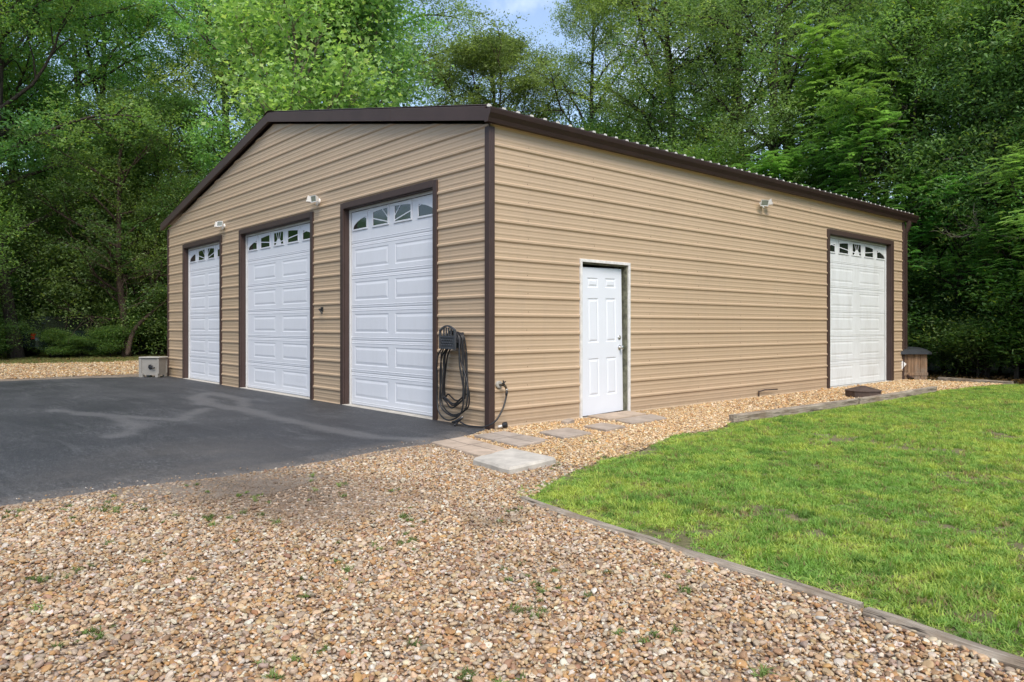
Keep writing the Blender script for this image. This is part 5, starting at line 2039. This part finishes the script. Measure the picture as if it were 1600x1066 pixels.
for x, y, z_ in ((-26.0, -0.3, .40), (-25.6, 0.6, .30), (-25.3, 1.6, .44)):
    copy_tree('shrub_a', 'shrub', (x, y, 0), x * 3, (0.62, 0.62, z_), 'low spreading shrub in front of the parked car', 'shrub', 'low shrubs before the parked car')

# far wood as one mass
rs = np.random.RandomState(77)
n = 5200
th = np.concatenate([rs.uniform(R(70), R(190), n // 2), rs.uniform(R(190), R(430), n // 2)])
rr = rs.uniform(44, 62, n)
x = CAM[0] + rr * np.cos(th); y = CAM[1] + rr * np.sin(th)
z = rs.uniform(0.3, 8.0, n)


def clump(seed):
    r = np.random.RandomState(seed)
    c = r.randn(260, 3) * np.array([.75, .75, .5])
    V, F = leaf_quads(r, c, .32, .17)
    return V, [tuple(f) for f in F]


P = np.stack([x, y, z], 1)
c = np.array(G_MID0) * 2.2 + rs.rand(n, 1) * np.array([.12, .18, .05])
s_ = rs.uniform(.9, 1.9, n)
o = scatter('far_wood', [clump(s) for s in range(5)], P, np.stack([rs.randn(n) * .3, rs.randn(n) * .3, rs.uniform(0, 6, n)], 1), np.stack([s_, s_, s_], 1), rs.randint(0, 5, n), c, M['grass'])
tag(o, 'far-off green wood filling the gaps between the trees', None, None, 'stuff')

# leaf litter on the forest floor at the wood edges
n = 5000
x = np.concatenate([rs.uniform(-34, -22, n), rs.uniform(-1, 9, n // 2)])
y = np.concatenate([rs.uniform(-8, 7, n), rs.uniform(12.9, 16, n // 2)])
n = len(x)
c = np.array([(.28, .17, .08)]) * rs.uniform(.4, 1.3, (n, 1))
s_ = rs.uniform(.6, 1.4, n)
lv, lf = leaf_quads(np.random.RandomState(3), np.zeros((1, 3)), .1, .06, 3)
o = scatter('leaf_litter', [(lv, [tuple(q) for q in lf])], np.stack([x, y, rs.uniform(0.0, .04, n)], 1), np.stack([rs.randn(n) * .3, rs.randn(n) * .3, rs.uniform(0, 6, n)], 1), np.stack([s_, s_, s_], 1), np.zeros(n), c, M['grass'])
tag(o, 'fallen brown leaves on the forest floor', None, None, 'stuff')

# ------------------------------------------------------------------ fallen branches (bare sticks seen among the trees)
def stick(pts, r, mat, label, nm='dead_branch'):
    mb = MB()
    o_ = Vector(pts[0])
    P_ = [Vector(p) - o_ for p in pts]
    P_ = smooth([tuple(p) for p in P_], 4)
    m = len(P_)
    mb.tube(P_, [r * (1 - .75 * i / m) for i in range(m)], 6)
    o = mb.build(nm, mat)
    o.location = o_
    tag(o, label, 'branch')


stick([(-24.6, 2.0, 0.1), (-24.8, 2.3, 1.1), (-24.9, 3.2, 2.0), (-25.0, 4.3, 2.9)], .11, M['bark_red'], 'broken dark limb leaning across the cedar trunk left of the garage')
stick([(2.0, 14.2, 2.0), (1.3, 14.3, 2.5), (0.7, 14.3, 3.4), (0.3, 14.4, 4.3)], .07, M['bark'], 'dark leaning limb arching through the shaded right wood')

rs = np.random.RandomState(12)


def twiggy(p, size, ang, label):
    mb = MB()

    def grow(q, d, L_, r, dep):
        pts = [q.copy()]
        for k in range(5):
            d = d + rs.randn(3) * 0.22
            d /= np.linalg.norm(d)
            q = q + d * L_ / 5
            pts.append(q.copy())
        mb.tube([tuple(a_) for a_ in pts], [r * (1 - .14 * k) for k in range(6)], 5)
        if dep:
            for k in (1, 2, 3, 4, 5):
                grow(pts[k], d + rs.randn(3) * .7, L_ * .55, r * .5, dep - 1)
    grow(np.zeros(3), np.array([math.cos(ang), math.sin(ang), .15]), size, .028, 2)
    o = mb.build('dead_branch', M['bark_pale'])
    o.location = p
    tag(o, label, 'branch', 'bare twigs in the right wood')


twiggy((1.2, 14.3, 4.6), 1.9, 2.6, 'pale bare twiggy branch high in the right wood above the lawn edge')
twiggy((0.1, 14.6, 5.4), 1.6, 0.4, 'pale bare twiggy branch over the far end of the gutter')
twiggy((2.0, 13.9, 3.2), 1.1, 3.6, 'short pale bare twig hanging low in the shaded right wood')
twiggy((-1.4, 15.0, 6.6), 2.0, 0.9, 'highest pale bare branch above the far end of the roof')
for q, (p_, L_, a_, lb) in enumerate((((-25.4, 2.3, 2.1), 3.0, 0.6, 'lowest dark bare branch of the tangle left of the garage'), ((-25.4, 2.3, 3.0), 3.2, -0.9, 'dark bare branch of the tangle left of the garage, reaching towards the camera'),
                                      ((-27.0, 3.7, 2.6), 2.8, -1.2, 'dark bare branch crossing just beside the left corner of the garage'), ((-25.4, 2.2, 3.8), 3.0, 3.6, 'highest dark bare branch of the tangle, spreading left'),
                                      ((-25.5, 2.1, 1.6), 2.6, 4.2, 'low dark bare branch spreading left over the shrubs'))):
    twiggy(p_, L_, a_, lb)
    tw = C.objects[-1]
    tw.data.materials[0] = M['bark_red']
    tw['group'] = 'bare tangled branches left of the garage'
twiggy((1.4, 14.6, 7.6), 2.4, 2.0, 'long pale bare branch near the top right of the wood')

# ------------------------------------------------------------------ parked car glimpsed through the left wood
o = empty('parked_car', 'dark green car with a red tail light, glimpsed through the trees on the left', 'car', (-27.6, 0.9, 0), R(112))
sec = [(-2.2, .45, .95, .80), (-2.1, .35, 1.05, .86), (-1.2, .30, 1.08, .9), (0, .30, 1.05, .9), (1.2, .30, 1.0, .9), (2.0, .35, .9, .86), (2.25, .45, .8, .74)]
mb = MB()
vs = []
for (x, z0, z1, hw) in sec:
    vs += [(x, -hw, z0), (x, -hw * 1.02, (z0 + z1) / 2), (x, -hw * .9, z1), (x, hw * .9, z1), (x, hw * 1.02, (z0 + z1) / 2), (x, hw, z0)]
fs = []
for i in range(len(sec) - 1):
    for k in range(6):
        fs.append((i * 6 + k, i * 6 + (k + 1) % 6, i * 6 + 6 + (k + 1) % 6, i * 6 + 6 + k))
fs += [(0, 1, 2, 3, 4, 5), tuple(len(vs) - 6 + k for k in range(5, -1, -1))]
mb.add(vs, fs)
mb.build('body', M['car'], o)
cab = [(-1.95, 1.06, .76), (-1.55, 1.62, .62), (-.2, 1.70, .62), (.45, 1.62, .6), (1.15, 1.03, .76)]
mb = MB()
vs = []
for x, z, hw in cab:
    vs += [(x, -hw, z), (x, hw, z)]
b_ = len(vs)
fs = [(i * 2, i * 2 + 1, i * 2 + 3, i * 2 + 2) for i in range(1, 3)]
mb.add(vs, fs)
mb.build('roof', M['car'], o)
mb = MB()
mb.add([(x, s * (hw - .004), z - .004) for s in (-1, 1) for x, z, hw in cab], [(0, 1, 2, 3, 4), (9, 8, 7, 6, 5), (0, 5, 6, 1), (3, 8, 9, 4)])
mb.build('window_glass', M['glass'], o)
for sx in (-1.4, 1.4):
    for sy in (-1, 1):
        mb = MB()
        mb.lathe([(0, .2), (.01, .33), (.2, .33), (.21, .2)], (sx, sy * .72, .33), (0, sy, 0), 20)
        w_ = mb.build('wheel', M['black'], o)
        MB().lathe([(0, .19), (.015, .19)], (sx, sy * .935, .33), (0, sy, 0), 16).build('rim', M['chrome'], w_)
for sy in (-1, 1):
    MB().box((-2.24, sy * .68 - .09, .75), (-2.14, sy * .68 + .09, .98), bev=.01).build('tail_light', M['red'], o)
